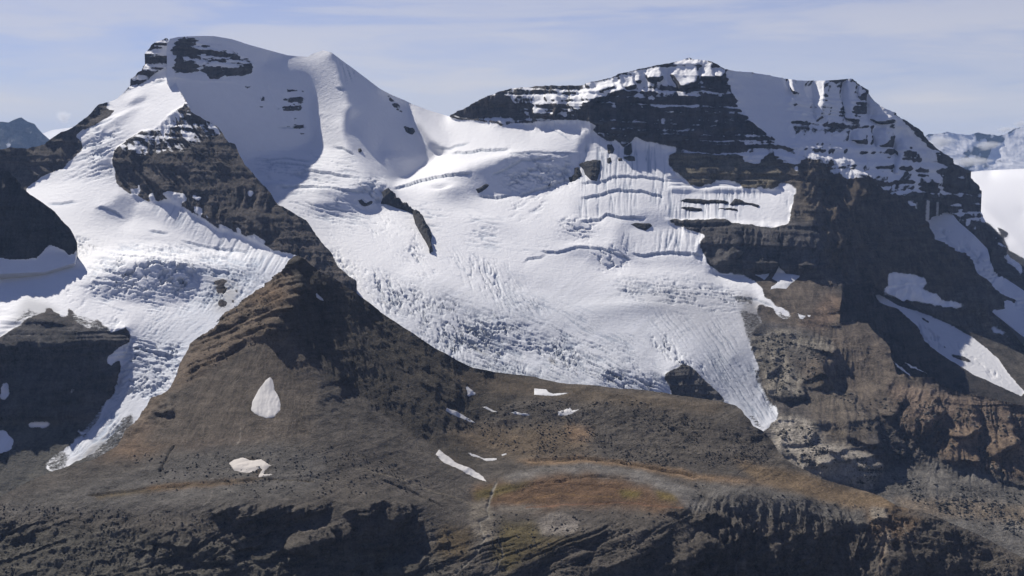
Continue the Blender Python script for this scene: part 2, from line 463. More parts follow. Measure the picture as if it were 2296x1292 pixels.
def crevasses(L, poly, angle, wl, depth, aniso=6.0, center=None, thr=0.45, seed=1, soft=14, warp=5.0, wob=8.0, two=False):
    """open cracks across an outline of ice; angle of the cracks, or rings round a centre"""
    s = bbox(poly, soft * 3)
    mk = blur(inside(PX[s] + WARPX[s] * warp, PY[s] + WARPY[s] * warp, poly).astype(np.float32), soft / STEP)
    X = PX[s] + WARPX[s] * wob; Y = PY[s] + WARPY[s] * wob
    if center is not None:
        dx = X - center[0]; dy = (Y - center[1]) * center[2]
        r = np.hypot(dx, dy); th = np.arctan2(dy, dx); u = th * r.mean(); v = r
    else:
        a = math.radians(angle); u = X * math.cos(a) + Y * math.sin(a); v = -X * math.sin(a) + Y * math.cos(a)
    n = field(u, v, wl, seed, 3, 0.55, aniso)
    c = 1 - np.abs(n) * 4.0
    c = np.clip((c - thr) / (1 - thr), 0, 1)
    if two:
        n2 = field(v + 900, u, wl * 1.3, seed + 7, 2, 0.5, aniso * 0.5); c = np.maximum(c, np.clip((1 - np.abs(n2) * 4 - thr) / (1 - thr), 0, 1))
    patch = np.clip(field(X, Y, 60, seed + 3, 3) * 1.8 + 0.8, 0, 1)
    h = -depth * 1.8 * c * mk * patch
    nrm = L.normals()[s]
    L.P[s] += nrm * (h * L.near[s])[..., None]
    L.crack[s] = np.maximum(L.crack[s], c * mk * patch)

def bulge(L, x, y, rx, ry, h, ang=0):
    a = math.radians(ang); dx = PX - x; dy = PY - y
    u = (dx * math.cos(a) + dy * math.sin(a)) / rx; v = (-dx * math.sin(a) + dy * math.cos(a)) / ry
    L.P[..., 2] += h * np.exp(-(u * u + v * v)) * L.near

def facet(L, poly, ax, ay, soft=1.6, warp=1.5):
    """a buttress: its face leans to the left and outward, and breaks off at its right and lower edge"""
    s = bbox(poly, 8); p = np.asarray(poly, float); x0, y0 = p.min(0); x1, y1 = p.max(0)
    m = blur(inside(PX[s] + WARPX[s] * warp, PY[s] + WARPY[s] * warp, poly).astype(np.float32), soft / STEP)
    h = (ax * np.clip((PX[s] - x0) / (x1 - x0), 0, 1.05) + ay * np.clip((PY[s] - y0) / (y1 - y0), 0, 1.05)) * m * L.near[s]
    r = L.P[s] / np.linalg.norm(L.P[s], axis=-1, keepdims=True)
    L.P[s] -= r * h[..., None]

def line_step(L, pts, h, w=5.0, below=True, seed=3, fade=14, amp=2.5):
    """a break of slope or bergschrund along a line: ice above the line stands h metres proud of the ice below"""
    pts = np.array(pts, float); s = bbox(pts, fade * 3 + 6)
    X = PX[s]; Y = PY[s] + field(PX[s], PY[s], 18, seed, 3) * amp
    yl = np.interp(X, pts[:, 0], pts[:, 1])
    ends = np.clip(np.minimum(X - pts[0, 0], pts[-1, 0] - X) / 14, 0, 1)
    d = Y - yl
    up = np.where(d < 0, np.exp(d / fade), 0) * 0.45
    dn = np.where(d >= 0, -np.exp(-d / w), 0)
    nr = L.normals()[s]
    L.P[s] += nr * ((up + dn) * h * ends * L.near[s])[..., None]
    L.crack[s] = np.maximum(L.crack[s], ends * np.exp(-((d - 1.5) / 1.8) ** 2) * 0.9)

def drape(L, poly, name, label, cat, raise_, mat, tint, amp=1.5, seed=1, step=None, rugged=0.0, group=None, soft=6.0, cover=1.0, rocktint=None, kind=None, sink=0.4, rugwl=30.0):
    """a separate body lying on a surface, its rim tucked under the ground"""
    o = rough(poly, amp, 3.0, seed)
    x0, y0 = o.min(0); x1, y1 = o.max(0)
    if step is None: step = max(0.7, min(1.6, (x1 - x0 + y1 - y0) / 60))
    gx, gy = np.meshgrid(np.arange(x0 - step, x1 + 2 * step, step), np.arange(y0 - step, y1 + 2 * step, step))
    ins = inside(gx, gy, o)
    # distance to the outline, and slide of the rim vertices onto it
    pts = np.stack([gx.ravel(), gy.ravel()], -1); best = np.full(len(pts), 1e9); bp = pts.copy()
    Bq = np.roll(o, -1, 0)
    for a, b in zip(o, Bq):
        d = b - a; l2 = (d ** 2).sum()
        if l2 < 1e-9: continue
        t = np.clip(((pts - a) @ d) / l2, 0, 1)[:, None]; q = a + t * d
        dist = ((pts - q) ** 2).sum(1); k = dist < best
        best[k] = dist[k]; bp[k] = q[k]
    dist = np.sqrt(best).reshape(gx.shape); bp = bp.reshape(gx.shape + (2,))
    near = (~ins) & (dist < 1.5 * step)
    use = ins | near
    px = np.where(near, bp[..., 0], gx); py = np.where(near, bp[..., 1], gy)
    d = np.where(ins, dist, 0)
    P = L.at(px, py); nn = sample(np.stack([blur(L.N0[..., i], 2) for i in range(3)], -1) if not hasattr(L, 'Nb') else L.Nb, px, py, STEP)
    h = raise_ * (1 - np.exp(-d / soft)) - sink * (d <= 0)
    if rugged:
        h = h + rugged * fbm3(P, rugwl, 4, seed, 0.55, True) * np.clip(d / 2.5, 0, 1)
    P = P + nn * h[..., None]
    cell = use[:-1, :-1] & use[1:, :-1] & use[:-1, 1:] & use[1:, 1:]
    idx = np.arange(gx.size).reshape(gx.shape)
    q = np.stack([idx[:-1, :-1], idx[1:, :-1], idx[1:, 1:], idx[:-1, 1:]], -1)[cell]
    if len(q) == 0: return None
    used, inv = np.unique(q, return_inverse=True)
    n_ = len(used)
    if isinstance(tint, tuple): tint = np.array(tint, np.float32)
    v = fbm3(P.reshape(-1, 3)[used], 40, 4, seed + 3)
    sn = tint[None] * (1 + 0.10 * v[:, None])
    at = {'cover': np.full(n_, cover) if cover < 0.5 else np.clip(0.40 + dist.ravel()[used] / 5.0 * (d.ravel()[used] > 0), 0, 1), 'snow_tint': sn, 'rock_tint': np.tile(np.array(rocktint if rocktint is not None else (0.085, 0.078, 0.068)), (n_, 1)) * (1 + 0.3 * v[:, None])}
    ob = make_mesh(name, P.reshape(-1, 3)[used], inv.reshape(-1, 4), at, mat)
    tag(ob, label, cat, kind, group)
    return ob

def radial(cx, cy, wl, aniso, seed, oct=4, sq=1.0):
    """noise drawn out along the fall lines that spread from a summit"""
    dx = PX - cx + WARPX * 7; dy = (PY - cy) * sq + WARPY * 7
    th = np.arctan2(dx, np.maximum(dy, 1.0)); r = np.hypot(dx, dy)
    return field(r, th * 330, wl, seed, oct, 0.6, aniso)
def rills(L, poly, cx, cy, amp, wl=14, seed=1, soft=14, aniso=9, sq=1.0):
    s = bbox(poly, soft * 3)
    mk = blur(inside(PX[s] + WARPX[s] * 6, PY[s] + WARPY[s] * 6, poly).astype(np.float32), soft / STEP)
    n = radial(cx, cy, wl, aniso, seed, 4, sq)[s]
    h = -amp * np.clip(1 - np.abs(n) * 3.2, 0, 1) * mk
    L.P[s] += L.normals()[s] * (h * L.near[s])[..., None]
def track(L, tint, pts, w, colr, depth, seed=2):
    """a gully, stream bed or crack along a line"""
    pts = np.asarray(pts, float); s = bbox(pts, w * 4 + 10)
    X = PX[s] + WARPX[s] * 5; Y = PY[s] + WARPY[s] * 5; best = np.full(X.shape, 1e9)
    for a, b in zip(pts[:-1], pts[1:]):
        d = b - a; t = np.clip(((X - a[0]) * d[0] + (Y - a[1]) * d[1]) / (d ** 2).sum(), 0, 1)
        best = np.minimum(best, np.hypot(X - a[0] - t * d[0], Y - a[1] - t * d[1]))
    m = np.exp(-(best / w) ** 2)
    if colr is not None: tint[s] = tint[s] * (1 - m[..., None]) + np.asarray(colr, np.float32) * m[..., None]
    L.P[s] -= L.normals()[s] * (depth * m * L.near[s])[..., None]
def boulders(L, polys, n, smin, smax, tintc, label, mat, seed=1):
    """loose rocks strewn on the ground, each a small broken block, sunk a little"""
    r = np.random.default_rng(seed)
    t = (1 + 5 ** .5) / 2
    V = np.array([(-1, t, 0), (1, t, 0), (-1, -t, 0), (1, -t, 0), (0, -1, t), (0, 1, t), (0, -1, -t), (0, 1, -t), (t, 0, -1), (t, 0, 1), (-t, 0, -1), (-t, 0, 1)], float) / 1.9
    Fc = np.array([(0, 11, 5), (0, 5, 1), (0, 1, 7), (0, 7, 10), (0, 10, 11), (1, 5, 9), (5, 11, 4), (11, 10, 2), (10, 7, 6), (7, 1, 8), (3, 9, 4), (3, 4, 2), (3, 2, 6), (3, 6, 8), (3, 8, 9), (4, 9, 5), (2, 4, 11), (6, 2, 10), (8, 6, 7), (9, 8, 1)])
    xs = []; ys = []
    for poly, share in polys:
        p = np.asarray(poly, float); x0, y0 = p.min(0); x1, y1 = p.max(0); k = int(n * share)
        x = r.uniform(x0, x1, k * 4); y = r.uniform(y0, y1, k * 4)
        keep = inside(x, y, poly) & (field(x, y, 38, seed, 4, 0.65) + r.uniform(-.35, .35, k * 4) > 0.02)
        xs.append(x[keep][:k]); ys.append(y[keep][:k])
    x = np.concatenate(xs); y = np.concatenate(ys); k = len(x)
    C0 = L.at(x, y); size = smin + (smax - smin) * r.random(k) ** 4
    a = r.uniform(0, 6.28, k); ca, sa = np.cos(a), np.sin(a)
    vv = V[None] * (1 + r.uniform(-.35, .35, (k, 12, 1))) * np.stack([r.uniform(.7, 1.4, k), r.uniform(.7, 1.2, k), r.uniform(.5, 1.1, k)], -1)[:, None] * size[:, None, None]
    vx = vv[..., 0] * ca[:, None] - vv[..., 1] * sa[:, None]; vy = vv[..., 0] * sa[:, None] + vv[..., 1] * ca[:, None]
    P = np.stack([vx, vy, vv[..., 2]], -1) + C0[:, None] + np.array([0, 0, 0.15]) * size[:, None, None]
    f = (Fc[None] + 12 * np.arange(k)[:, None, None]).reshape(-1, 3); P = P.reshape(-1, 3); c = P.mean(0)
    me = bpy.data.meshes.new('boulders'); me.vertices.add(len(P)); me.vertices.foreach_set('co', (P - c).astype(np.float32).ravel())
    me.loops.add(f.size); me.loops.foreach_set('vertex_index', f.astype(np.int32).ravel()); me.polygons.add(len(f))
    me.polygons.foreach_set('loop_start', np.arange(0, f.size, 3, dtype=np.int32)); me.polygons.foreach_set('loop_total', np.full(len(f), 3, np.int32)); me.update(calc_edges=True)
    tc = np.array(tintc)[None] * np.repeat(r.uniform(.6, 1.5, k), 12)[:, None]
    for nm_, v_ in (('rock_tint', tc), ('snow_tint', tc)):
        at = me.attributes.new(nm_, 'FLOAT_COLOR', 'POINT'); at.data.foreach_set('color', np.concatenate([v_, np.ones((len(v_), 1))], 1).astype(np.float32).ravel())
    at = me.attributes.new('cover', 'FLOAT', 'POINT'); at.data.foreach_set('value', np.zeros(len(P), np.float32))
    me.materials.append(mat); o = bpy.data.objects.new('boulders', me); o.location = Vector(c); col.objects.link(o)
    o['kind'] = 'stuff'; o['label'] = label
    return o

def zeros(v=0.0): return np.full(PX.shape, v, np.float32)
def colmap(c): return np.tile(np.array(c, np.float32), PX.shape + (1,))

# ================================================================== LAYER B: the two snow peaks, the cirque and the wide glacier
skyB = [(374, 180, 0), (374, 100, 0), (381, 87, 1), (400, 83, .3), (440, 81, .3), (480, 81, .3), (520, 88, .3), (560, 101, .3), (600, 112, .3), (645, 124, .5),
        (690, 128, .8), (703, 120, .5), (725, 113, .3), (742, 117, .3), (765, 134, .6), (800, 160, .6), (850, 198, .6), (880, 214, .5), (905, 224, .5),
        (925, 234, 1), (960, 247, .5), (1000, 259, .5), (1012, 263, 2), (1035, 249, 2), (1060, 236, 2), (1100, 216, 2), (1150, 203, 1.5),
        (1200, 196, 1.5), (1260, 193, 1.5), (1310, 191, 1), (1340, 183, .5), (1380, 172, .5), (1430, 158, .5), (1475, 149, .5), (1500, 146, 1),
        (1525, 139, .6), (1545, 131, .5), (1560, 137, 1), (1590, 141, 1.5), (1605, 147, 1.5), (1622, 158, .5), (1650, 161, .3), (1690, 164, .3),
        (1725, 170, .3), (1760, 178, .3), (1800, 182, .3), (1830, 182, .3), (1880, 180, .3), (1903, 179, .3), (1920, 190, .8), (1940, 205, 1),
        (1960, 226, 1.5), (1985, 247, .6), (2010, 264, 1), (2040, 284, 1.5), (2060, 297, 2), (2080, 318, 2), (2110, 344, 2.5), (2140, 365, 3),
        (2165, 385, 3), (2182, 408, 3), (2197, 430, 3), (2199, 480, 3), (2203, 503, 3), (2232, 532, 3), (2242, 558, 3), (2262, 576, 3), (2300, 602, 2),
        (2470, 700, 1), (2470, 760, 1)]
# round the upper right glacier, down the dark spur, then the near dark ridge
edgeB = [(2380, 730, 2), (2296, 655, 3), (2262, 632, 3), (2230, 612, 3), (2222, 590, 3), (2214, 560, 3), (2185, 530, 2), (2150, 500, 2), (2120, 462, 1.5), (2095, 452, 1.5), (2062, 452, 1.5),
         (2045, 468, 1), (2062, 486, 3), (2080, 510, 3), (2092, 535, 3), (2130, 556, 2), (2160, 568, 3), (2178, 590, 3), (2183, 612, 3), (2230, 650, 3), (2262, 668, 3), (2296, 690, 3),
         (2470, 800, 2), (2470, 870, 2), (2296, 800, 0), (2240, 775, 0), (2150, 740, 0), (2075, 705, 0), (1990, 660, 0), (1952, 636, 2),
         (1915, 648, 2), (1908, 660, 4), (1900, 672, 5), (1908, 688, 5), (1892, 703, 5), (1912, 718, 5), (1945, 728, 3), (1960, 745, 3), (1986, 768, 4), (1998, 798, 4), (2010, 842, 4), (2060, 852, 3), (2090, 851, 3), (2125, 872, 2), (2180, 886, 1.5), (2240, 900, 1),
         (2300, 917, 1), (2470, 1000, 1), (2470, 1400, 0), (1700, 1400, 0), (1000, 1100, 0), (760, 900, 0), (690, 740, 0), (650, 620, 0), (590, 500, 0), (520, 420, 0), (470, 340, 0), (420, 280, 0), (392, 230, 0)]
FACE_L = [(380, 87), (440, 78), (560, 97), (640, 120), (690, 130), (606, 134), (594, 142), (596, 152), (650, 165), (680, 182), (697, 220), (690, 245), (700, 290), (704, 310), (690, 322), (640, 345), (590, 356), (545, 350), (470, 330), (380, 300), (330, 140)]
DOME_LIT = [(690, 128), (725, 111), (742, 118), (760, 150), (764, 190), (775, 215), (785, 262), (764, 266), (764, 330), (740, 345), (690, 335), (706, 300), (697, 240), (690, 200), (680, 180), (620, 156), (594, 148), (600, 134)]
DOME_GREY = [(745, 115), (800, 158), (880, 214), (905, 240), (930, 280), (960, 320), (985, 345), (950, 385), (890, 416), (845, 405), (790, 340), (770, 300), (768, 262), (790, 262), (780, 215), (764, 180), (758, 145)]
DOME_LOW = [(800, 330), (830, 250), (900, 240), (925, 270), (975, 342), (1005, 350), (950, 375), (905, 414), (885, 418), (850, 405), (815, 375)]
ANDRO = [(1150, 245), (1230, 232), (1300, 222), (1400, 205), (1500, 190), (1580, 165), (1620, 155), (1640, 215), (1680, 270), (1742, 308), (1762, 330), (1750, 345), (1700, 356), (1560, 345), (1500, 330), (1440, 322), (1385, 330), (1335, 305), (1300, 285), (1180, 280)]
FACE_R = [(1622, 158), (1700, 160), (1903, 178), (1960, 226), (2060, 300), (2120, 350), (2190, 420), (2204, 500), (2150, 470), (2100, 440), (2050, 470), (2000, 420), (1850, 360), (1760, 328), (1700, 285), (1650, 235)]
RIBS_R = [[(1764, 178), (1777, 178), (1782, 208), (1776, 208)], [(1818, 186), (1852, 182), (1850, 215), (1843, 262), (1830, 273), (1826, 250), (1826, 215)],
          [(1886, 190), (1903, 181), (1905, 210), (1912, 272), (1893, 268), (1893, 240), (1884, 225)], [(1924, 192), (1930, 220), (1924, 222), (1920, 200)],
          [(1940, 208), (1952, 213), (1985, 245), (1997, 272), (1975, 278), (1945, 268), (1944, 240)],
          [(1955, 292), (1985, 290), (1992, 325), (1965, 332)], [(2003, 310), (2025, 315), (2030, 332), (2020, 360), (2010, 392), (2000, 388), (2014, 350), (2002, 330)],
          [(1905, 296), (1925, 298), (1930, 318), (1908, 318)], [(1985, 247), (2040, 284), (2085, 322), (2118, 350), (2128, 380), (2085, 352), (2030, 300)]]
WALL = [(1775, 335), (1850, 352), (1930, 395), (2000, 425), (2048, 470), (2080, 520), (2160, 570), (2200, 625), (2300, 692), (2480, 800), (2480, 880), (2240, 775), (2075, 705), (1990, 662), (1950, 640),
        (1958, 655), (2000, 690), (2060, 745), (2100, 790), (2200, 862), (2310, 920), (2310, 925), (2180, 885), (2125, 872), (2090, 850), (2010, 845), (2000, 800), (1985, 768), (1945, 728), (1900, 715), (1895, 690), (1900, 660), (1860, 630), (1832, 590), (1830, 500), (1800, 440), (1790, 390)]
SNOWB = [(330, 60), (760, 60), (1004, 250), (1012, 264), (1029, 268), (1075, 272), (1113, 278), (1126, 286), (1142, 279), (1205, 274), (1245, 269), (1292, 268), (1326, 274), (1339, 284), (1329, 292), (1345, 307),
         (1363, 319), (1382, 315), (1397, 331), (1413, 320), (1426, 307), (1447, 319), (1474, 322), (1529, 334), (1500, 349), (1497, 360), (1505, 381), (1529, 397), (1534, 405), (1553, 418),
         (1582, 417), (1600, 405), (1629, 403), (1658, 410), (1663, 423), (1692, 422), (1734, 426), (1745, 423), (1739, 411), (1768, 410), (1787, 423), (1792, 441), (1768, 431), (1779, 441),
         (1780, 455), (1771, 468), (1776, 481), (1768, 489), (1773, 502), (1737, 510), (1676, 505), (1639, 502), (1626, 489), (1610, 491), (1537, 494), (1492, 490), (1497, 499), (1518, 505),
         (1531, 507), (1547, 518), (1584, 526), (1595, 522), (1571, 541), (1568, 555), (1584, 578), (1589, 584), (1581, 591), (1610, 613), (1650, 614), (1679, 626), (1713, 647), (1713, 665),
         (1742, 689), (1763, 692), (1776, 715), (1753, 720), (1729, 694), (1708, 684), (1695, 690), (1712, 724), (1700, 735), (1686, 742), (1682, 778), (1700, 818), (1703, 828), (1695, 849), (1718, 886), (1737, 913), (1750, 936), (1724, 952),
         (1716, 970), (1600, 1000), (600, 1000), (300, 500), (330, 200)]
baseB = (0, 17)
regB = [
    (([(-200, 60), (2500, 60), (2500, 160), (-200, 160)]), 0, 30),
    (FACE_L, 54, 56), ([(594, 148), (606, 134), (690, 131), (725, 120), (735, 150), (700, 185), (660, 168), (620, 158)], -20, 26, 2),
    (DOME_LIT, -18, 36, 4), (DOME_GREY, 52, 44, 5), (DOME_LOW, 64, 52, 6),
    ([(905, 224), (1000, 258), (1100, 275), (1290, 268), (1330, 290), (1300, 330), (1150, 340), (1000, 345), (955, 300)], -22, 20, 5),
    ([(1180, 275), (1330, 275), (1300, 330), (1200, 330)], -30, 26, 8),
    ([(925, 240), (960, 300), (985, 345), (1010, 335), (975, 290)], -20, 36, 4),
    ([(570, 345), (720, 330), (800, 345), (860, 405), (880, 425), (700, 410), (600, 400)], -5, 17, 6),
    ([(990, 395), (1110, 372), (1170, 345), (1230, 342), (1290, 345), (1300, 372), (1285, 400), (1230, 425), (1150, 432), (1070, 440), (1035, 425)], 25, 44, 4),
    ([(1300, 300), (1335, 290), (1345, 330), (1310, 365), (1292, 360)], 25, 40, 4),
    ([(800, 410), (860, 415), (880, 455), (850, 470), (800, 470), (770, 440)], 10, 42, 5),
    ([(700, 455), (780, 450), (800, 478), (745, 482), (700, 470)], 20, 38, 5),
    ([(1015, 262), (1100, 215), (1310, 190), (1300, 222), (1150, 245), (1080, 270)], 10, 52),
    ([(1125, 245), (1142, 228), (1165, 265), (1162, 276), (1128, 275)], 45, 58, 3),
    (ANDRO, 22, 60, 4),
    ([(1310, 192), (1430, 158), (1500, 146), (1545, 131), (1600, 146), (1622, 175), (1560, 190), (1500, 200), (1420, 200), (1330, 225), (1300, 222), (1280, 250), (1265, 245)], 5, 42, 4),
    ([(1195, 218), (1250, 213), (1252, 262), (1215, 270), (1200, 240)], -15, 34, 3), ([(1275, 240), (1320, 205), (1400, 180), (1400, 206), (1330, 222), (1305, 256), (1265, 256)], -25, 40, 3),
    ([(1500, 152), (1562, 145), (1560, 180), (1535, 198), (1510, 170)], -20, 42, 3), ([(1575, 150), (1600, 150), (1618, 170), (1575, 178)], -20, 42, 3),
    ([(1450, 155), (1478, 150), (1480, 178), (1452, 180)], -20, 42, 3),
    (FACE_R, 54, 58, 4)] + [(r, -30, 44, 1.5) for r in RIBS_R] + [
    ([(1335, 300), (1480, 325), (1530, 335), (1500, 400), (1560, 425), (1780, 420), (1780, 500), (1560, 500), (1480, 490), (1300, 480), (1290, 400), (1320, 350)], -8, 30, 5),
    ([(1390, 475), (1560, 470), (1560, 495), (1530, 510), (1490, 520), (1400, 512)], 10, 40, 5),
    ([(1400, 320), (1475, 322), (1440, 342)], 20, 50, 3),
    ([(1500, 345), (1560, 340), (1740, 360), (1750, 400), (1740, 425), (1660, 420), (1600, 405), (1580, 417), (1550, 417), (1530, 400), (1505, 380)], -16, 40, 3),
    ([(1700, 320), (1760, 325), (1800, 350), (1800, 440), (1830, 500), (1830, 590), (1900, 660), (1890, 700), (1800, 700), (1790, 500), (1790, 420), (1750, 400), (1700, 350)], -14, 34, 4),
    ([(1500, 495), (1610, 492), (1640, 505), (1737, 512), (1790, 520), (1830, 560), (1840, 612), (1760, 612), (1690, 614), (1610, 612), (1582, 590), (1570, 545), (1592, 524), (1545, 516)], -2, 56, 3),
    (WALL, 48, 62, 2), ([(1900, 662), (1950, 640), (1958, 655), (1978, 682), (2008, 693), (2064, 758), (2150, 826), (2250, 893), (2310, 920), (2300, 925), (2180, 890), (2125, 874), (2090, 852), (2010, 847), (2000, 802), (1985, 770), (1945, 730), (1900, 717)], 36, 55, 2),
    ([(2170, 700), (2230, 715), (2320, 765), (2500, 820), (2500, 900), (2296, 800), (2240, 775), (2200, 757)], -25, 24, 4), ([(1980, 610), (2080, 620), (2160, 680), (2110, 700), (2000, 672)], 30, 36, 4),
    ([(1560, 505), (1600, 600), (1400, 600), (1280, 570), (1290, 500), (1400, 515), (1520, 510)], -5, 26, 5),
    ([(1680, 620), (1840, 612), (1895, 680), (1890, 715), (1980, 765), (1990, 810), (1850, 800), (1720, 740)], -5, 30, 6),
    ([(1680, 740), (1900, 740), (1990, 830), (1700, 830)], 0, 30, 6),
    ([(1800, 790), (1870, 810), (1860, 850), (1820, 860), (1770, 830)], -25, 28, 6), ([(1825, 808), (1890, 815), (1960, 850), (1935, 868), (1850, 862)], 35, 36, 4),
    ([(1990, 850), (2140, 870), (2320, 920), (2480, 1000), (2480, 1160), (2290, 1090), (2150, 1040), (2000, 1000), (1980, 920)], -5, 30, 6),
    ([(1700, 830), (1790, 850), (1800, 890), (1740, 900), (1705, 870)], -5, 36, 4),
    ([(1715, 965), (1800, 960), (1910, 1000), (1990, 1045), (1960, 1100), (1800, 1060), (1745, 1010)], -5, 26, 4),
    ([(1895, 1005), (1935, 1010), (1985, 1045), (1960, 1095), (1880, 1080), (1840, 1055), (1900, 1040)], 35, 56, 3),
    ([(1985, 1000), (2030, 970), (2030, 1040), (2000, 1045)], 40, 55, 3), ([(2060, 1000), (2095, 990), (2100, 1020), (2070, 1030)], 25, 50, 3),
    ([(2230, 1000), (2300, 1000), (2300, 1080), (2240, 1070)], 15, 50, 3), ([(2160, 960), (2200, 950), (2210, 980), (2175, 990)], 20, 48, 3),
    ([(1990, 1045), (2100, 1040), (2296, 1100), (2500, 1160), (2500, 1400), (1800, 1400), (1800, 1100), (1960, 1110)], 0, 11, 6),
    ([(1340, 835), (1400, 828), (1500, 872), (1500, 905), (1360, 880)], 30, 36, 5),
    ([(1045, 740), (1110, 735), (1220, 770), (1230, 790), (1130, 792), (1060, 770)], 12, 29, 8),
    ([(960, 690), (1030, 700), (1060, 780), (980, 760)], 20, 24, 8),
    ([(1330, 565), (1390, 565), (1410, 590), (1370, 605), (1320, 590)], 15, 36, 5),
    ([(1270, 495), (1330, 495), (1325, 535), (1280, 530)], 15, 34, 6),
    ([(1487, 839), (1530, 808), (1575, 845), (1632, 905), (1510, 900)], 15, 50, 3),
    ([(1560, 650), (1680, 655), (1720, 740), (1680, 745), (1600, 700)], 5, 22, 8),
]
ancB = [(600, 345, 6600), (885, 412, 6600), (2198, 440, 7900), (2240, 575, 7750), (2296, 640, 7600), (740, 118, 6770), (850, 198, 6870), (560, 103, 7180), (1000, 262, 7600), (1545, 135, 7450), (1200, 450, 6280), (1200, 600, 5600), (1200, 840, 4680),
        (700, 420, 6300), (830, 620, 5250), (900, 720, 4950), (1450, 600, 5850), (1440, 340, 6950), (1460, 870, 4600), (1730, 945, 4280), (1640, 800, 4750),
        (1700, 400, 6600), (1760, 325, 6950), (1700, 505, 6250), (1700, 612, 5900), (1830, 600, 5650), (1895, 685, 5150), (1985, 800, 4880, .06), (2130, 872, 4850, .06), (2296, 915, 4720),
        (2000, 1050, 4050), (2296, 1150, 3750), (1850, 1100, 3980), (2180, 590, 6450), (2060, 300, 7700), (1903, 182, 7600),
        (1030, 255, 8000), (1200, 200, 7900), (380, 200, 6950)]
B = Layer('main', skyB + edgeB, baseB, regB, ancB, seed=5)

def hits(*a): return a
B.crack = zeros()
# smooth forms of the ice
for b in [(790, 245, 30, 12, 6, 0), (1005, 430, 45, 18, 26, 0), (990, 425, 20, 7, -22, 0), (1090, 500, 60, 20, 12, 10), (680, 380, 70, 14, 10, 5), (640, 400, 60, 10, -8, 0),
          (960, 640, 60, 30, 12, 30), (1120, 700, 120, 30, 14, 20), (1350, 700, 80, 22, 10, 0), (1300, 560, 40, 14, 12, 0), (1380, 540, 25, 30, 10, 0), (1180, 640, 80, 20, -10, 15), (1440, 690, 60, 14, 12, 0),
          (1110, 360, 60, 12, 12, -10), (900, 360, 40, 14, 10, 10), (850, 330, 18, 30, -8, 0), (840, 480, 60, 18, -10, 30), (730, 430, 40, 10, 14, 0), (620, 420, 30, 10, 12, 0)]:
    bulge(B, *b)
B.P[..., 2] += B.near * (field(PX, PY, 120, 71, 4, 0.5, 1.6) * 5.0) * (PY > 340)
# bergschrunds and breaks
for ln, h in [([(1300, 413), (1325, 408), (1357, 407), (1380, 395), (1400, 395), (1450, 397), (1500, 405)], 6), ([(1300, 445), (1340, 437), (1384, 427), (1440, 428), (1490, 440)], 7),
              ([(1298, 497), (1345, 492), (1360, 480), (1400, 487), (1450, 486)], 8), ([(1415, 570), (1450, 572), (1500, 565), (1560, 570), (1580, 575)], 8),
              ([(1210, 562), (1250, 567), (1300, 560), (1350, 560), (1395, 575), (1420, 585)], 6), ([(1010, 344), (1060, 340), (1080, 336), (1145, 334)], 7), ([(1135, 348), (1200, 340), (1290, 345)], 4),
              ([(595, 373), (620, 365), (660, 371), (700, 378)], 6), ([(660, 392), (690, 385), (740, 390), (790, 396)], 7), ([(620, 424), (680, 418), (760, 425), (830, 432)], 7), ([(580, 358), (640, 355), (700, 364)], 4),
              ([(1160, 436), (1230, 418), (1280, 400)], 8), ([(1070, 440), (1110, 442), (1150, 434)], 7), ([(1100, 395), (1170, 360), (1240, 350)], 6),
              ([(880, 425), (930, 410), (990, 395), (1060, 387)], 9), ([(750, 196), (765, 199), (776, 194)], 8), ([(1050, 565), (1060, 568), (1075, 580)], 3), ([(970, 330), (1010, 332), (1055, 318)], 4),
              ([(1170, 590), (1185, 579), (1212, 577), (1226, 570)], 5), ([(745, 330), (770, 332), (800, 350)], 5), ([(1230, 285), (1262, 300), (1285, 322)], 2.5), ([(620, 283), (650, 286), (690, 284)], 2.5),
              ([(1630, 665), (1700, 672), (1740, 690)], 4)]:
    line_step(B, ln, h, seed=int(ln[0][0]))
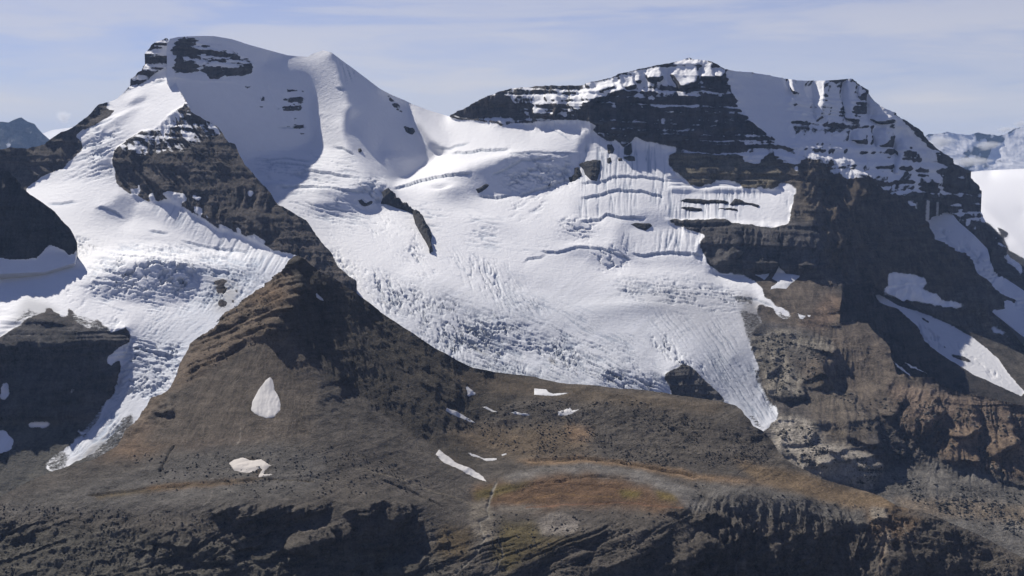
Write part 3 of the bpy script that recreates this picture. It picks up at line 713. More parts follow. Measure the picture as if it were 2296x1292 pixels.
# cracks
for a in [([(820, 600), (900, 640), (1000, 690), (1080, 740), (1020, 800), (960, 770), (890, 720), (830, 660)], 62, 9, 6, 3.5), ([(900, 640), (1000, 668), (1150, 720), (1280, 790), (1250, 810), (1100, 770), (960, 700)], 20, 7, 6, 7),
          ([(1030, 720), (1130, 720), (1250, 780), (1240, 812), (1100, 800), (1040, 780)], 15, 8, 7, 5), ([(1240, 770), (1310, 790), (1290, 830), (1240, 815)], 60, 7, 6, 3),
          ([(880, 560), (980, 590), (970, 630), (900, 620)], 35, 8, 5, 4), ([(850, 480), (930, 520), (960, 600), (900, 590), (830, 520)], 45, 8, 5, 4),
          ([(1320, 820), (1420, 828), (1510, 885), (1380, 875)], 25, 7, 8, 7), ([(1080, 700), (1250, 780), (1420, 840), (1340, 850), (1200, 800)], 24, 8, 4, 9),
          ([(1400, 625), (1520, 628), (1660, 650), (1660, 690), (1500, 700), (1390, 660)], 6, 8, 4.5, 8), ([(1440, 740), (1480, 745), (1560, 830), (1540, 835), (1500, 800)], 60, 8, 8, 3),
          ([(1030, 570), (1100, 590), (1180, 680), (1130, 680), (1050, 640)], 75, 11, 4, 4), ([(1000, 650), (1090, 700), (1200, 780), (1150, 770), (1040, 710)], 28, 9, 3, 8),
          ([(1490, 760), (1560, 780), (1680, 900), (1700, 950), (1640, 900), (1540, 820)], 48, 10, 2.5, 9), ([(1150, 700), (1300, 740), (1450, 790), (1420, 830), (1250, 790)], 18, 12, 2.5, 9),
          ([(1130, 360), (1290, 350), (1290, 400), (1230, 430), (1150, 430)], 5, 16, 9, 2.5), ([(770, 420), (850, 405), (880, 440), (840, 465), (780, 460)], 15, 12, 7, 3),
          ([(700, 540), (740, 560), (790, 620), (760, 610)], 40, 9, 7, 2.5), ([(1140, 450), (1220, 440), (1200, 495), (1150, 485)], -20, 14, 6, 4), ([(1250, 490), (1340, 490), (1325, 540), (1260, 530)], 10, 10, 6, 3),
          ([(1320, 560), (1410, 560), (1400, 605), (1330, 600)], 20, 10, 7, 3), ([(1020, 800), (1200, 830), (1340, 850), (1335, 872), (1100, 838)], 70, 9, 5, 3), ([(700, 380), (860, 410), (850, 440), (700, 420)], 8, 12, 3.5, 8)]:
    crevasses(B, a[0], a[1], a[2], a[3] * 1.1, a[4], seed=int(a[0][0][0]) % 97, soft=10)
for a in [([(810, 600), (900, 630), (1000, 670), (1100, 700), (1240, 770), (1420, 840), (1510, 890), (1300, 880), (1050, 840), (900, 760)], 22, 5, 3.0, 14, .3), ([(1000, 700), (1250, 740), (1460, 800), (1510, 880), (1350, 870), (1100, 830)], 27, 6, 3.0, 12, .3),
          ([(830, 620), (960, 700), (1080, 790), (1020, 810), (880, 730)], 68, 6, 4, 6, .35), ([(1380, 620), (1530, 620), (1700, 665), (1690, 700), (1500, 710), (1380, 670)], 5, 4.5, 3.0, 14, .3), ([(1560, 700), (1690, 730), (1700, 830), (1750, 940), (1690, 950), (1600, 850)], 56, 5, 2.2, 16, .2),
          ([(1450, 700), (1560, 720), (1680, 900), (1720, 960), (1650, 900), (1500, 800)], 50, 5, 2.0, 18, .2), ([(1000, 560), (1150, 600), (1250, 700), (1150, 720), (1040, 640)], 55, 6, 2.5, 6, .4), ([(1080, 620), (1300, 700), (1480, 760), (1440, 800), (1200, 740)], 30, 5, 1.6, 16, .25),
          ([(560, 350), (800, 360), (880, 430), (700, 430), (600, 400)], 6, 8, 3, 12, .45), ([(620, 430), (760, 440), (860, 500), (780, 520), (660, 480)], 12, 9, 3, 8, .45), ([(900, 460), (1100, 480), (1260, 560), (1100, 560), (940, 520)], 5, 10, 2.5, 8, .5), ([(700, 500), (760, 560), (830, 640), (790, 640), (740, 580)], 50, 7, 6, 3, .35),
          ([(1130, 350), (1290, 345), (1300, 400), (1230, 430), (1140, 430)], 12, 6, 4, 4, .35)]:
    crevasses(B, a[0], a[1], a[2], a[3], a[4], thr=a[5], seed=int(a[0][1][1]) % 83, soft=14, wob=5)
crevasses(B, [(1310, 310), (1480, 325), (1500, 400), (1550, 425), (1780, 425), (1780, 490), (1560, 495), (1440, 480), (1300, 490), (1295, 400)], 92, 7, 2.2, 16, thr=0.2, seed=31, soft=8, wob=1.0)
crevasses(B, [(1380, 520), (1440, 530), (1560, 505), (1600, 525), (1570, 570), (1400, 570)], 97, 8, 2.6, 14, thr=0.2, seed=32, soft=6, wob=2.0)
crevasses(B, [(760, 130), (800, 165), (770, 190)], 75, 6, 1.5, 12, thr=0.2, seed=33, soft=6, wob=1.0)

LIT_B = [[(1276, 225), (1320, 205), (1390, 185), (1400, 205), (1340, 225), (1300, 250), (1270, 255)], [(1195, 218), (1250, 212), (1254, 240), (1240, 262), (1205, 262)], [(1500, 148), (1530, 140), (1562, 143), (1563, 170), (1555, 190), (1532, 198), (1518, 175), (1502, 165)],
         [(1573, 152), (1596, 150), (1600, 176), (1575, 178)], [(1450, 158), (1478, 152), (1482, 178), (1455, 180)], [(1600, 152), (1622, 165), (1618, 177), (1602, 174)], [(1340, 190), (1372, 180), (1380, 196), (1345, 206)], [(1425, 170), (1434, 168), (1437, 186), (1426, 186)],
         [(1400, 178), (1420, 174), (1422, 196), (1404, 200)]]
for q in LIT_B: facet(B, q, 34, 26)
for q in RIBS_R[:-1]: facet(B, q, 46, 22)
facet(B, [(756, 128), (800, 158), (880, 214), (912, 232), (935, 282), (962, 322), (1000, 348), (950, 385), (890, 416), (850, 405), (800, 345), (778, 300), (775, 262), (795, 255), (785, 215), (768, 180)], -150, -10, 7, 3)
for b_ in [(1800, 815, 40, 26, 22, 10), (1850, 850, 26, 34, 26, 0), (1890, 850, 50, 22, -22, 10), (1900, 930, 60, 40, 18, 20), (1830, 960, 30, 20, 8, 0), (1760, 880, 30, 16, 10, 0), (2060, 940, 40, 30, 14, 30), (2160, 1000, 40, 30, 12, 0), (2010, 1000, 20, 40, -20, 10), (1860, 1040, 60, 26, 22, 20)]:
    bulge(B, b_[0], b_[1], b_[2], b_[3], b_[4] * 1.6, b_[5])
for q, a, b in [([(1770, 805), (1800, 796), (1828, 806), (1850, 830), (1858, 862), (1800, 858), (1775, 840)], 46, 10), ([(1835, 810), (1848, 825), (1870, 880), (1830, 880), (1790, 870), (1800, 850)], 30, 16), ([(1850, 895), (1890, 880), (1935, 920), (1965, 960), (1960, 1000), (1900, 985), (1860, 950)], 40, 14),
                ([(1722, 870), (1760, 850), (1800, 862), (1800, 890), (1760, 902), (1725, 892)], 26, 20), ([(1690, 770), (1740, 765), (1745, 830), (1715, 850), (1700, 810)], 20, 12), ([(1740, 745), (1800, 740), (1860, 765), (1880, 800), (1830, 790), (1760, 770)], 26, 16),
                ([(1850, 660), (1898, 672), (1898, 700), (1850, 705)], 26, 10), ([(1760, 700), (1850, 690), (1900, 715), (1880, 735), (1790, 725)], 14, 16), ([(1930, 880), (1990, 860), (2030, 900), (1990, 940), (1940, 920)], 30, 12), ([(2010, 880), (2080, 870), (2110, 930), (2060, 990), (2020, 950)], 40, 16),
                ([(2110, 890), (2180, 905), (2200, 960), (2150, 1000), (2110, 960)], 40, 18), ([(2200, 915), (2260, 930), (2280, 990), (2230, 1030), (2200, 980)], 40, 18), ([(2090, 1000), (2150, 1000), (2190, 1040), (2110, 1040)], 22, 14), ([(2200, 1030), (2290, 1050), (2310, 1100), (2220, 1070)], 24, 14), ([(1990, 950), (2020, 970), (2020, 1010), (1985, 1000)], 30, 10),
                ([(1740, 960), (1790, 955), (1830, 975), (1820, 1000), (1750, 1000)], 20, 14), ([(1830, 985), (1880, 990), (1900, 1010), (1880, 1040), (1820, 1030)], 24, 16), ([(1770, 1010), (1820, 1030), (1870, 1060), (1800, 1055)], 16, 14), ([(1900, 1010), (1940, 1020), (1975, 1050), (1930, 1060), (1895, 1045)], 26, 16), ([(1705, 835), (1740, 850), (1740, 880), (1712, 880)], 18, 12)]:
    facet(B, q, a, b, 3, 5)
for q, a, b in [([(1480, 210), (1560, 215), (1570, 300), (1500, 320), (1470, 260)], 30, 10), ([(1400, 220), (1440, 215), (1450, 300), (1410, 310)], 30, 10), ([(1310, 235), (1370, 225), (1385, 300), (1330, 280)], 30, 10), ([(1580, 210), (1630, 220), (1650, 290), (1590, 300)], 25, 10),
                ([(1880, 380), (1925, 385), (1930, 440), (1900, 470), (1885, 450)], 70, 24), ([(1830, 460), (1870, 470), (1880, 560), (1850, 600), (1835, 560)], 55, 20), ([(1950, 450), (1990, 470), (1990, 560), (1955, 540)], 14, 6), ([(1500, 500), (1560, 498), (1560, 520), (1530, 512)], 10, 6),
                ([(1580, 520), (1650, 508), (1660, 570), (1600, 600), (1578, 570)], 28, 8), ([(1665, 510), (1735, 515), (1735, 600), (1670, 605)], 28, 8), ([(1745, 520), (1800, 540), (1825, 605), (1755, 605)], 26, 8),
                ([(1508, 350), (1555, 345), (1580, 380), (1590, 412), (1550, 416), (1515, 385)], 24, 10), ([(1660, 385), (1700, 365), (1735, 390), (1745, 420), (1665, 420)], 24, 10), ([(1600, 360), (1650, 365), (1655, 400), (1605, 400)], 18, 8),
                ([(1770, 790), (1820, 795), (1845, 815), (1850, 845), (1790, 840)], 14, 4), ([(1990, 470), (2000, 480), (2010, 560), (1992, 540)], 20, 5)]:
    facet(B, q, a, b, 3, 4)
# --- what is rock, what is snow
coverB = wmask(SNOWB, 2.2).astype(np.float32)
ROCKS_B = [  # bare rock inside the snow, painted where it does not stand proud
    [(1487, 839), (1524, 822), (1527, 808), (1553, 823), (1574, 844), (1605, 876), (1634, 906), (1600, 915), (1505, 900), (1505, 875)],
]
for q in ([(1985, 622), (1990, 610), (2030, 614), (2060, 622), (2078, 628), (2068, 645), (2050, 648), (2020, 642), (1990, 640)], [(1978, 650), (1980, 643), (2040, 644), (2075, 655), (2110, 672), (2150, 678), (2160, 690), (2120, 690), (2090, 688), (2060, 678), (2010, 676), (1980, 664)],
          [(2212, 718), (2220, 725), (2250, 742), (2265, 755), (2272, 764), (2250, 752), (2225, 742)]): paint(coverB, q, 1.0, 1.0, 3)
dust = zeros(); rk_dust = zeros()
paint(rk_dust, [(403, 88), (470, 98), (540, 115), (568, 140), (565, 165), (480, 178), (455, 150), (425, 165), (390, 170), (380, 110)], 0.50, 8)
paint(rk_dust, [(390, 90), (440, 86), (434, 120), (445, 150), (425, 160), (390, 155)], 0.66, 4)
paint(rk_dust, [(455, 150), (500, 160), (562, 140), (566, 158), (545, 172), (500, 166), (490, 178), (468, 175)], 0.72, 3)
paint(rk_dust, [(630, 192), (680, 200), (688, 250), (700, 300), (680, 312), (640, 270)], 0.42, 8)
paint(rk_dust, [(540, 190), (640, 200), (640, 270), (560, 260)], 0.25, 12)
paint(rk_dust, [(860, 205), (905, 240), (920, 262), (900, 262), (870, 225)], 0.5, 3)
paint(rk_dust, [(905, 283), (930, 290), (928, 300), (912, 298)], 1.0, 1.5)
dust[:] = 0.0
paint(dust, [(1000, 180), (1620, 130), (1640, 220), (1700, 290), (1770, 330), (1700, 360), (1000, 290)], 0.40, 4)
paint(dust, [(1140, 225), (1310, 195), (1310, 230), (1250, 272), (1190, 275)], 0.62, 5)
paint(dust, [(1310, 190), (1545, 128), (1620, 155), (1622, 175), (1565, 178), (1535, 200), (1495, 190), (1430, 200), (1400, 208), (1330, 225), (1290, 260), (1260, 260)], 0.93, 3)
paint(dust, [(1400, 200), (1500, 195), (1520, 300), (1440, 250)], 0.50, 6); paint(dust, [(1560, 190), (1620, 230), (1570, 215)], 0.55, 4)
paint(dust, [(1625, 155), (1903, 176), (1960, 226), (2060, 295), (2115, 350), (2195, 420), (2200, 500), (2060, 470), (1990, 425), (1860, 380), (1762, 326), (1680, 272), (1640, 215)], 0.72, 2)
paint(dust, [(1620, 155), (1740, 170), (1762, 240), (1770, 330), (1700, 285), (1655, 235)], 1.2, 3)
paint(dust, [(1740, 172), (1905, 180), (1935, 205), (1900, 235), (1870, 262), (1765, 268), (1740, 240)], 0.98, 5)
paint(dust, [(1770, 330), (1720, 285), (1780, 300), (1830, 345)], 1.1, 5)
paint(dust, [(1775, 278), (1910, 280), (1915, 302), (1790, 302)], 0.45, 3); paint(dust, [(1820, 310), (1900, 312), (1900, 330), (1840, 330)], 0.55, 3)
paint(dust, [(1985, 247), (2030, 285), (2080, 330), (2120, 385), (2150, 420), (2110, 400), (2040, 330), (2000, 300), (1990, 270)], 1.25, 3)
paint(dust, [(1940, 320), (2010, 330), (2020, 390), (1960, 395)], 0.72, 4)
paint(dust, [(1762, 328), (1800, 300), (1900, 345), (2000, 365), (2090, 400), (2110, 350), (2195, 420), (2205, 500), (2060, 470), (1990, 425), (1860, 380)], 0.52, 8)
paint(dust, [(2105, 350), (2150, 375), (2200, 430), (2205, 510), (2150, 470), (2120, 400)], 0.40, 5)
for q in ([(1935, 330), (1950, 335), (1962, 390), (1950, 392)], [(2000, 345), (2016, 350), (2014, 395), (2003, 392)], [(1870, 320), (1880, 322), (1900, 395), (1888, 392)], [(2050, 330), (2070, 345), (2120, 430), (2110, 440), (2075, 390)], [(1985, 385), (1992, 385), (2003, 425), (1997, 425)], [(1905, 300), (1915, 300), (1935, 400), (1925, 400)], [(2030, 350), (2038, 352), (2060, 430), (2050, 430)]): paint(dust, q, 1.15, 2)
for r in RIBS_R[:-1]: paint(dust, r, 0.93, 1.5)
paint(dust, [(1850, 360), (1990, 400), (2060, 455), (1990, 430), (1900, 395), (1830, 372)], 0.42, 6)
paint(dust, [(1735, 330), (1800, 345), (1790, 385), (1740, 365)], 0.50, 4); paint(dust, [(1660, 345), (1720, 350), (1700, 370), (1668, 365)], 0.85, 2)
paint(dust, [(2085, 430), (2145, 450), (2200, 550), (2120, 470)], 0.6, 3); paint(dust, [(2205, 520), (2290, 590), (2290, 620), (2230, 560)], 0.6, 3)
paint(dust, [(1690, 300), (1770, 320), (1740, 340), (1640, 330)], 0.45, 4)
tintB = colmap((0.066, 0.060, 0.056))
paint(tintB, [(1320, 170), (1640, 150), (1760, 330), (1550, 345), (1330, 300)], (0.050, 0.045, 0.047), 8)
paint(tintB, [(1500, 340), (1760, 360), (1750, 430), (1500, 430)], (0.112, 0.102, 0.078), 6)
paint(tintB, [(1790, 340), (1990, 400), (2200, 620), (2000, 700), (1850, 600)], (0.070, 0.058, 0.046), 10)
paint(tintB, [(2180, 690), (2320, 740), (2500, 820), (2500, 900), (2230, 780)], (0.105, 0.092, 0.075), 6)
paint(tintB, [(1700, 320), (1760, 325), (1810, 350), (1850, 380), (1840, 480), (1860, 600), (1830, 600), (1800, 520), (1790, 420), (1740, 380)], (0.092, 0.080, 0.064), 6)
paint(tintB, [(1500, 490), (1840, 500), (1850, 615), (1580, 620)], (0.066, 0.064, 0.066), 5)
paint(tintB, [(1690, 612), (1850, 610), (1900, 690), (1990, 770), (2110, 870), (1980, 960), (1850, 900), (1720, 750)], (0.098, 0.083, 0.068), 8)
paint(tintB, [(1860, 660), (1900, 672), (1895, 700), (1850, 740), (1790, 735)], (0.125, 0.095, 0.074), 6)
paint(tintB, [(1700, 720), (1830, 750), (1800, 790), (1700, 760)], (0.075, 0.072, 0.072), 6)
paint(tintB, [(1680, 760), (1740, 740), (1860, 760), (1870, 790), (1760, 800), (1800, 850), (1790, 900), (1720, 890)], (0.155, 0.145, 0.125), 5)
paint(tintB, [(1760, 770), (1830, 800), (1810, 830), (1770, 815)], (0.085, 0.08, 0.074), 6)
paint(tintB, [(1715, 940), (1780, 930), (1900, 990), (1985, 1050), (1960, 1105), (1800, 1060), (1740, 1010)], (0.24, 0.225, 0.20), 4)
paint(tintB, [(1800, 900), (1880, 870), (1960, 960), (1930, 1000), (1850, 990)], (0.115, 0.10, 0.082), 8)
paint(tintB, [(1990, 860), (2300, 910), (2500, 1000), (2500, 1150), (2200, 1060), (2020, 960)], (0.125, 0.098, 0.078), 8)
paint(tintB, [(2080, 960), (2300, 960), (2300, 1040), (2120, 1040)], (0.150, 0.115, 0.085), 10)
paint(tintB, [(1980, 1045), (2100, 1040), (2500, 1130), (2500, 1400), (1900, 1400), (1950, 1110)], (0.112, 0.108, 0.100), 5)
paint(tintB, [(2000, 1115), (2200, 1125), (2500, 1160), (2500, 1200), (2020, 1150)], (0.14, 0.118, 0.092), 6)
paint(tintB, [(1487, 835), (1530, 805), (1640, 910), (1500, 910)], (0.085, 0.082, 0.08), 4)
for q in ROCKS_B: paint(coverB, q, 0.0, 1.0, 3)

scr = radial(1880, 400, 9, 14, 88); m_ = blur(inside(PX, PY, [(1680, 740), (1700, 620), (1850, 612), (2000, 780), (2130, 872), (2500, 990), (2500, 1160), (2100, 1040), (1750, 1000)]).astype(np.float32), 5)
tintB *= (1 + 0.32 * scr * m_)[..., None]
tintB *= (1 + 0.22 * field(PX, PY + WARPY * 8, 7, 89, 4, 0.6, 5))[..., None]
rib = zeros(); strat = zeros(); rug = zeros()
rockB = 1 - blur(coverB, 1.0)
rib += rockB * 22; strat += rockB * 9; rug += rockB * 12
paint(rib, [(1000, 180), (1620, 130), (1770, 330), (1560, 350), (1330, 300), (1100, 290)], 24, 5); 
paint(rib, FACE_R, 16, 4); paint(strat, FACE_R, 7, 4); paint(rug, FACE_R, 5, 4)
paint(rib, [(1640, 160), (1760, 180), (1770, 330), (1680, 270)], 3, 5); paint(strat, [(1640, 160), (1760, 180), (1770, 330), (1680, 270)], 1, 5)
paint(rib, [(385, 88), (480, 95), (566, 140), (560, 176), (470, 180), (385, 175)], 9, 8); paint(strat, [(385, 88), (480, 95), (566, 140), (560, 176), (470, 180), (385, 175)], 8, 8)
paint(rib, [(550, 185), (690, 190), (700, 310), (640, 290)], 7, 10)
paint(strat, [(1690, 612), (1850, 612), (2000, 770), (2110, 870), (1980, 960), (1850, 900), (1720, 900)], 3, 8); paint(rib, WALL, 20, 4); paint(strat, WALL, 5, 4); paint(rug, WALL, 16, 4)
paint(strat, [(1500, 340), (1760, 360), (1750, 430), (1500, 430)], 15, 3)
paint(rib, [(1500, 493), (1840, 500), (1850, 612), (1580, 612)], 30, 3)
paint(rib, [(1690, 612), (1850, 612), (1990, 770), (1850, 740), (1720, 740)], 6, 8); paint(rug, [(1690, 612), (1850, 612), (1990, 770), (1850, 740), (1720, 740)], 5, 8)
paint(rug, [(1700, 740), (1990, 780), (2100, 870), (1980, 900), (1850, 860), (1700, 900)], 12, 6)
paint(rib, [(1780, 780), (1960, 840), (1990, 920), (1880, 960), (1780, 850)], 2, 6); paint(rug, [(1780, 780), (1960, 840), (1990, 920), (1880, 960), (1780, 850)], 2, 6); paint(strat, [(1780, 780), (1960, 840), (1990, 920), (1880, 960), (1780, 850)], 1, 6)
paint(rib, [(1720, 950), (1800, 955), (1985, 1045), (1960, 1095), (1760, 1010)], 9, 4); paint(strat, [(1720, 950), (1800, 955), (1985, 1045), (1960, 1095), (1760, 1010)], 9, 4); paint(rug, [(1720, 950), (1800, 955), (1985, 1045), (1960, 1095), (1760, 1010)], 24, 4)
paint(rib, [(1985, 1050), (2500, 1100), (2500, 1400), (1900, 1400), (1960, 1110)], 0, 5); paint(strat, [(1985, 1050), (2500, 1100), (2500, 1400), (1900, 1400), (1960, 1110)], 0.4, 5); paint(rug, [(1985, 1050), (2500, 1100), (2500, 1400), (1900, 1400), (1960, 1110)], 4, 5)
paint(rug, [(2010, 900), (2300, 940), (2300, 1080), (2020, 1030)], 18, 6); paint(rib, [(2010, 900), (2300, 940), (2300, 1080), (2020, 1030)], 14, 6); paint(strat, [(2010, 900), (2300, 940), (2300, 1080), (2020, 1030)], 3, 6)
paint(rug, [(1140, 350), (1290, 345), (1290, 400), (1230, 430), (1150, 432)], 9, 5); paint(rug, [(775, 420), (850, 405), (878, 430), (845, 462), (790, 462)], 7, 5)
paint(rug, [(1050, 735), (1120, 735), (1240, 780), (1230, 805), (1080, 790)], 4, 8); paint(rug, [(850, 500), (910, 520), (960, 600), (900, 580)], 4, 6)
paint(rug, [(690, 210), (710, 250), (765, 260), (765, 290), (720, 290)], 6, 4)
tintB *= np.array([1.46, 1.38, 1.26], np.float32)
displace(B, rib, strat, rug, seed=1)
rills(B, [(1690, 760), (1850, 745), (1990, 790), (1980, 1000), (1720, 940)], 1880, 380, 4.5, 19, 15)
rills(B, [(1980, 860), (2300, 920), (2500, 1000), (2500, 1140), (2000, 1040)], 2160, 560, 8, 17, 16)
rills(B, WALL, 1960, 100, 9, 16, 17)
rills(B, [(1990, 1060), (2296, 1110), (2500, 1200), (2000, 1140)], 2160, 700, 2.5, 14, 18)
B.Nb = np.stack([blur(B.normals()[..., i], 2) for i in range(3)], -1)

# snow lies on ledges and gentle rock
led = np.clip((blur(B.nz, 0.7) - 0.18) * 1.1, 0, 1) + 0.05 * B.beds + 0.24 * field(PX, PY, 24, 55, 5, 0.72) + 0.12 * field(PY, PX, 7, 58, 4, 0.6, 6)
auto = np.clip(0.5 + (led - (1.05 - dust)) * 2.2, 0, 1) * (dust > 0.02)
bare = np.clip(0.5 + ((rk_dust * 1.15) - 0.52 - 0.20 * B.beds - 0.3 * (blur(B.nz, 0.7) - 0.5) + 0.30 * field(PX, PY, 16, 56, 5, 0.75) + 0.32 * field(PX - PY * .15, PY + PX * .12, 5, 59, 3, 0.6, 5)) * 3.5, 0, 1) * (rk_dust > 0.02)
rag = blur(((PY > 560) | (PX > 1480)).astype(np.float32), 6)
edgeB_ = blur(coverB, 3.0); coverB = coverB * (1 - rag) + np.clip(0.5 + (edgeB_ - 0.5 + 0.34 * field(PX, PY, 11, 64, 4, 0.7)) * 2.4, 0, 1) * rag
for q in ([(1655, 690), (1700, 700), (1712, 735), (1690, 745), (1684, 800), (1672, 760)], [(1695, 820), (1715, 880), (1740, 925), (1748, 945), (1728, 925), (1700, 870), (1685, 825)], [(1655, 905), (1690, 950), (1722, 968), (1712, 950), (1680, 925)], [(1755, 700), (1778, 720), (1755, 722), (1740, 700)], [(1640, 660), (1690, 668), (1690, 685), (1650, 680)]):
    paint(coverB, q, 0.5, 3, 6)
coverB = np.maximum(blur(coverB, 1.1) * (1 - bare), auto)
WALLSNOW = [[(1940, 345), (1960, 352), (1958, 385), (1948, 380)], [(1915, 180), (1920, 182)], [(2002, 350), (2010, 352), (2014, 390), (2004, 388)]]
snowB = np.tile(SNOW, PX.shape + (1,))
# old ice and dirt low on the glacier
paint(snowB, [(820, 640), (1000, 640), (1300, 650), (1560, 640), (1740, 700), (1760, 960), (1400, 900), (1000, 900)], (0.63, 0.635, 0.645), 30, 8)
paint(snowB, [(1560, 720), (1680, 740), (1760, 960), (1640, 940), (1600, 860)], (0.50, 0.51, 0.53), 14, 8)
paint(snowB, [(1380, 640), (1680, 650), (1720, 760), (1640, 780), (1500, 720)], (0.55, 0.55, 0.555), 16, 8)
paint(snowB, [(1660, 660), (1720, 690), (1720, 780), (1690, 790), (1670, 730)], (0.30, 0.29, 0.285), 8, 10)
for q in ([(1045, 765), (1060, 770), (1093, 796), (1075, 790)], [(1224, 802), (1240, 806), (1252, 821), (1238, 816)]): paint(snowB, q, (0.42, 0.41, 0.39), 1.5, 1)
paint(snowB, [(1000, 800), (1200, 835), (1330, 860), (1320, 866), (1100, 838), (1000, 810)], (0.52, 0.53, 0.54), 8)
flow = field(PX * 0.8 - PY * 0.6, PX * 0.6 + PY * 0.8, 5, 91, 3, 0.6, 14)
snowB *= (1 + 0.13 * flow * blur((PY > 620).astype(np.float32), 10))[..., None]
for pts, wd in (([(1430, 650), (1520, 730), (1600, 800), (1680, 900)], 2), ([(1380, 760), (1300, 740), (1280, 760), (1340, 820)], 2)): pass
snowB *= (1 - 0.65 * np.clip(B.crack, 0, 1))[..., None] * np.array([1, 1, 1.0], np.float32) + (0.65 * np.clip(B.crack, 0, 1))[..., None] * np.array([0.30, 0.38, 0.48], np.float32)  # cracks darkened to blue-grey: their inner shade put into the ice colour
clsB = np.zeros(PX.shape, np.int8)
clsB[wmask(SNOWB, 2.2)] = 1
clsB[wmask([(300, 60), (690, 100), (742, 110), (850, 190), (915, 228), (940, 270), (1003, 348), (905, 416), (885, 418), (770, 345), (700, 335), (640, 345), (540, 350), (300, 300)], 2) & (clsB == 1)] = 2
clsB[wmask([(1340, 150), (1640, 150), (1780, 335), (1560, 345), (1530, 334), (1330, 275)], 0) & (clsB == 1) & (PY < 262)] = 0
clsB[wmask([(1690, 616), (1850, 612), (1900, 668), (1990, 765), (2110, 868), (2310, 915), (2500, 1000), (2500, 1150), (2296, 1110), (2100, 1045), (1990, 1045), (1930, 1010), (1800, 960), (1740, 930), (1690, 800), (1690, 700)], 2) & (clsB == 0)] = 3
clsB[wmask([(1700, 940), (1800, 955), (1900, 990), (1985, 1048), (1960, 1105), (1800, 1070), (1700, 1010)], 2) & (clsB != 1)] = 4
clsB[wmask([(1984, 1046), (2100, 1041), (2296, 1105), (2500, 1150), (2500, 1400), (1900, 1400), (1950, 1108)], 2) & (clsB != 1)] = 5
defB = {0: ('mountain', 'dark banded rock mountain dusted with snow, right of the snow saddle', 'mountain', 'structure'),
        1: ('glacier', 'wide cracked glacier filling the bowl between the two peaks', 'glacier', 'structure'),
        2: ('mountain', 'snow peak with a shaded blue face and a sharp white cone', 'mountain', 'structure'),
        3: ('hillside', 'brown scree slope below the cliffs of the right mountain', 'hillside', 'structure'),
        4: ('rock_slab', 'pale cracked bedrock below the tip of the wide glacier', 'rock slab', 'structure'),
        5: ('valley_floor', 'grey gravel flat at the lower right edge', 'valley', 'structure')}
finish_layer(B, clsB, defB, {'cover': coverB, 'rock_tint': tintB, 'snow_tint': snowB}, MAT)

# ================================================================== LAYER A: left ridge, snow lobe, rock wall and the steep left glacier
outA = [(-140, 340, 4), (0, 336, 3), (20, 331, 3), (60, 334, 3), (100, 322, 3), (112, 314, 3), (160, 290, 3), (172, 280, 3), (195, 262, 3), (207, 250, 2), (220, 236, 2), (240, 231, 1), (262, 222, .6), (290, 197, 1),
        (294, 180, 2), (312, 165, 1), (322, 162, 1), (325, 150, 1), (329, 135, 1), (331, 118, 2), (345, 103, 1), (360, 96, 1), (380, 87, 1), (379, 118, .6), (378, 150, 1), (388, 168, 2), (394, 188, 2),
        (408, 212, 2.5), (420, 232, 2), (432, 252, 2.5), (450, 262, 2.5), (470, 275, 3), (485, 285, 3), (500, 302, 3), (512, 322, 3), (527, 325, 2), (534, 345, 2), (548, 368, 3), (575, 400, 3), (605, 432, 3), (624, 460, 3),
        (642, 468, 2), (660, 480, 3), (690, 497, 3), (700, 515, 3), (708, 530, 3), (730, 555, 4), (745, 572, 4), (760, 600, 4), (785, 625, 3), (800, 632, 3), (797, 648, 2), (802, 665, 1), (830, 720, 0), (700, 760, 0), (560, 840, 0),
        (440, 960, 0), (330, 1080, 0), (200, 1150, 0), (-140, 1240, 0)]
baseA = (0, 17)
WALL_A = [(262, 336), (316, 296), (345, 292), (395, 249), (420, 235), (440, 245), (512, 322), (548, 368), (605, 432), (690, 497), (760, 600), (800, 632), (800, 660), (668, 578), (616, 566), (542, 528), (489, 515), (453, 489), (405, 463), (376, 451), (334, 457), (292, 436), (258, 400), (255, 363)]
SNOWA = [(379, 150), (342, 168), (324, 186), (295, 198), (262, 214), (242, 230), (258, 246), (247, 263), (224, 278), (184, 294), (170, 307), (184, 318), (182, 334), (171, 349), (155, 365), (142, 378), (92, 397), (60, 422),
         (60, 600), (-200, 570), (-200, 800), (0, 760), (16, 747), (45, 731), (71, 710), (100, 702), (142, 704), (168, 738), (186, 732), (232, 752), (262, 742), (279, 731), (289, 739), (290, 765), (282, 797), (274, 807), (263, 852), (253, 886), (237, 905),
         (205, 947), (158, 997), (105, 1036), (100, 1052), (122, 1062), (221, 1012), (258, 985), (300, 985), (560, 850), (700, 640), (668, 575), (647, 570), (616, 566), (592, 549), (542, 528), (515, 520), (489, 515), (453, 489), (430, 478), (405, 463), (376, 451), (355, 455), (334, 457), (310, 440), (292, 436), (270, 420),
         (263, 413), (258, 394), (253, 370), (266, 336), (290, 318), (316, 296), (345, 292), (370, 300), (378, 285), (395, 265), (395, 249), (412, 242), (418, 234), (413, 223), (400, 200), (395, 181), (388, 170)]
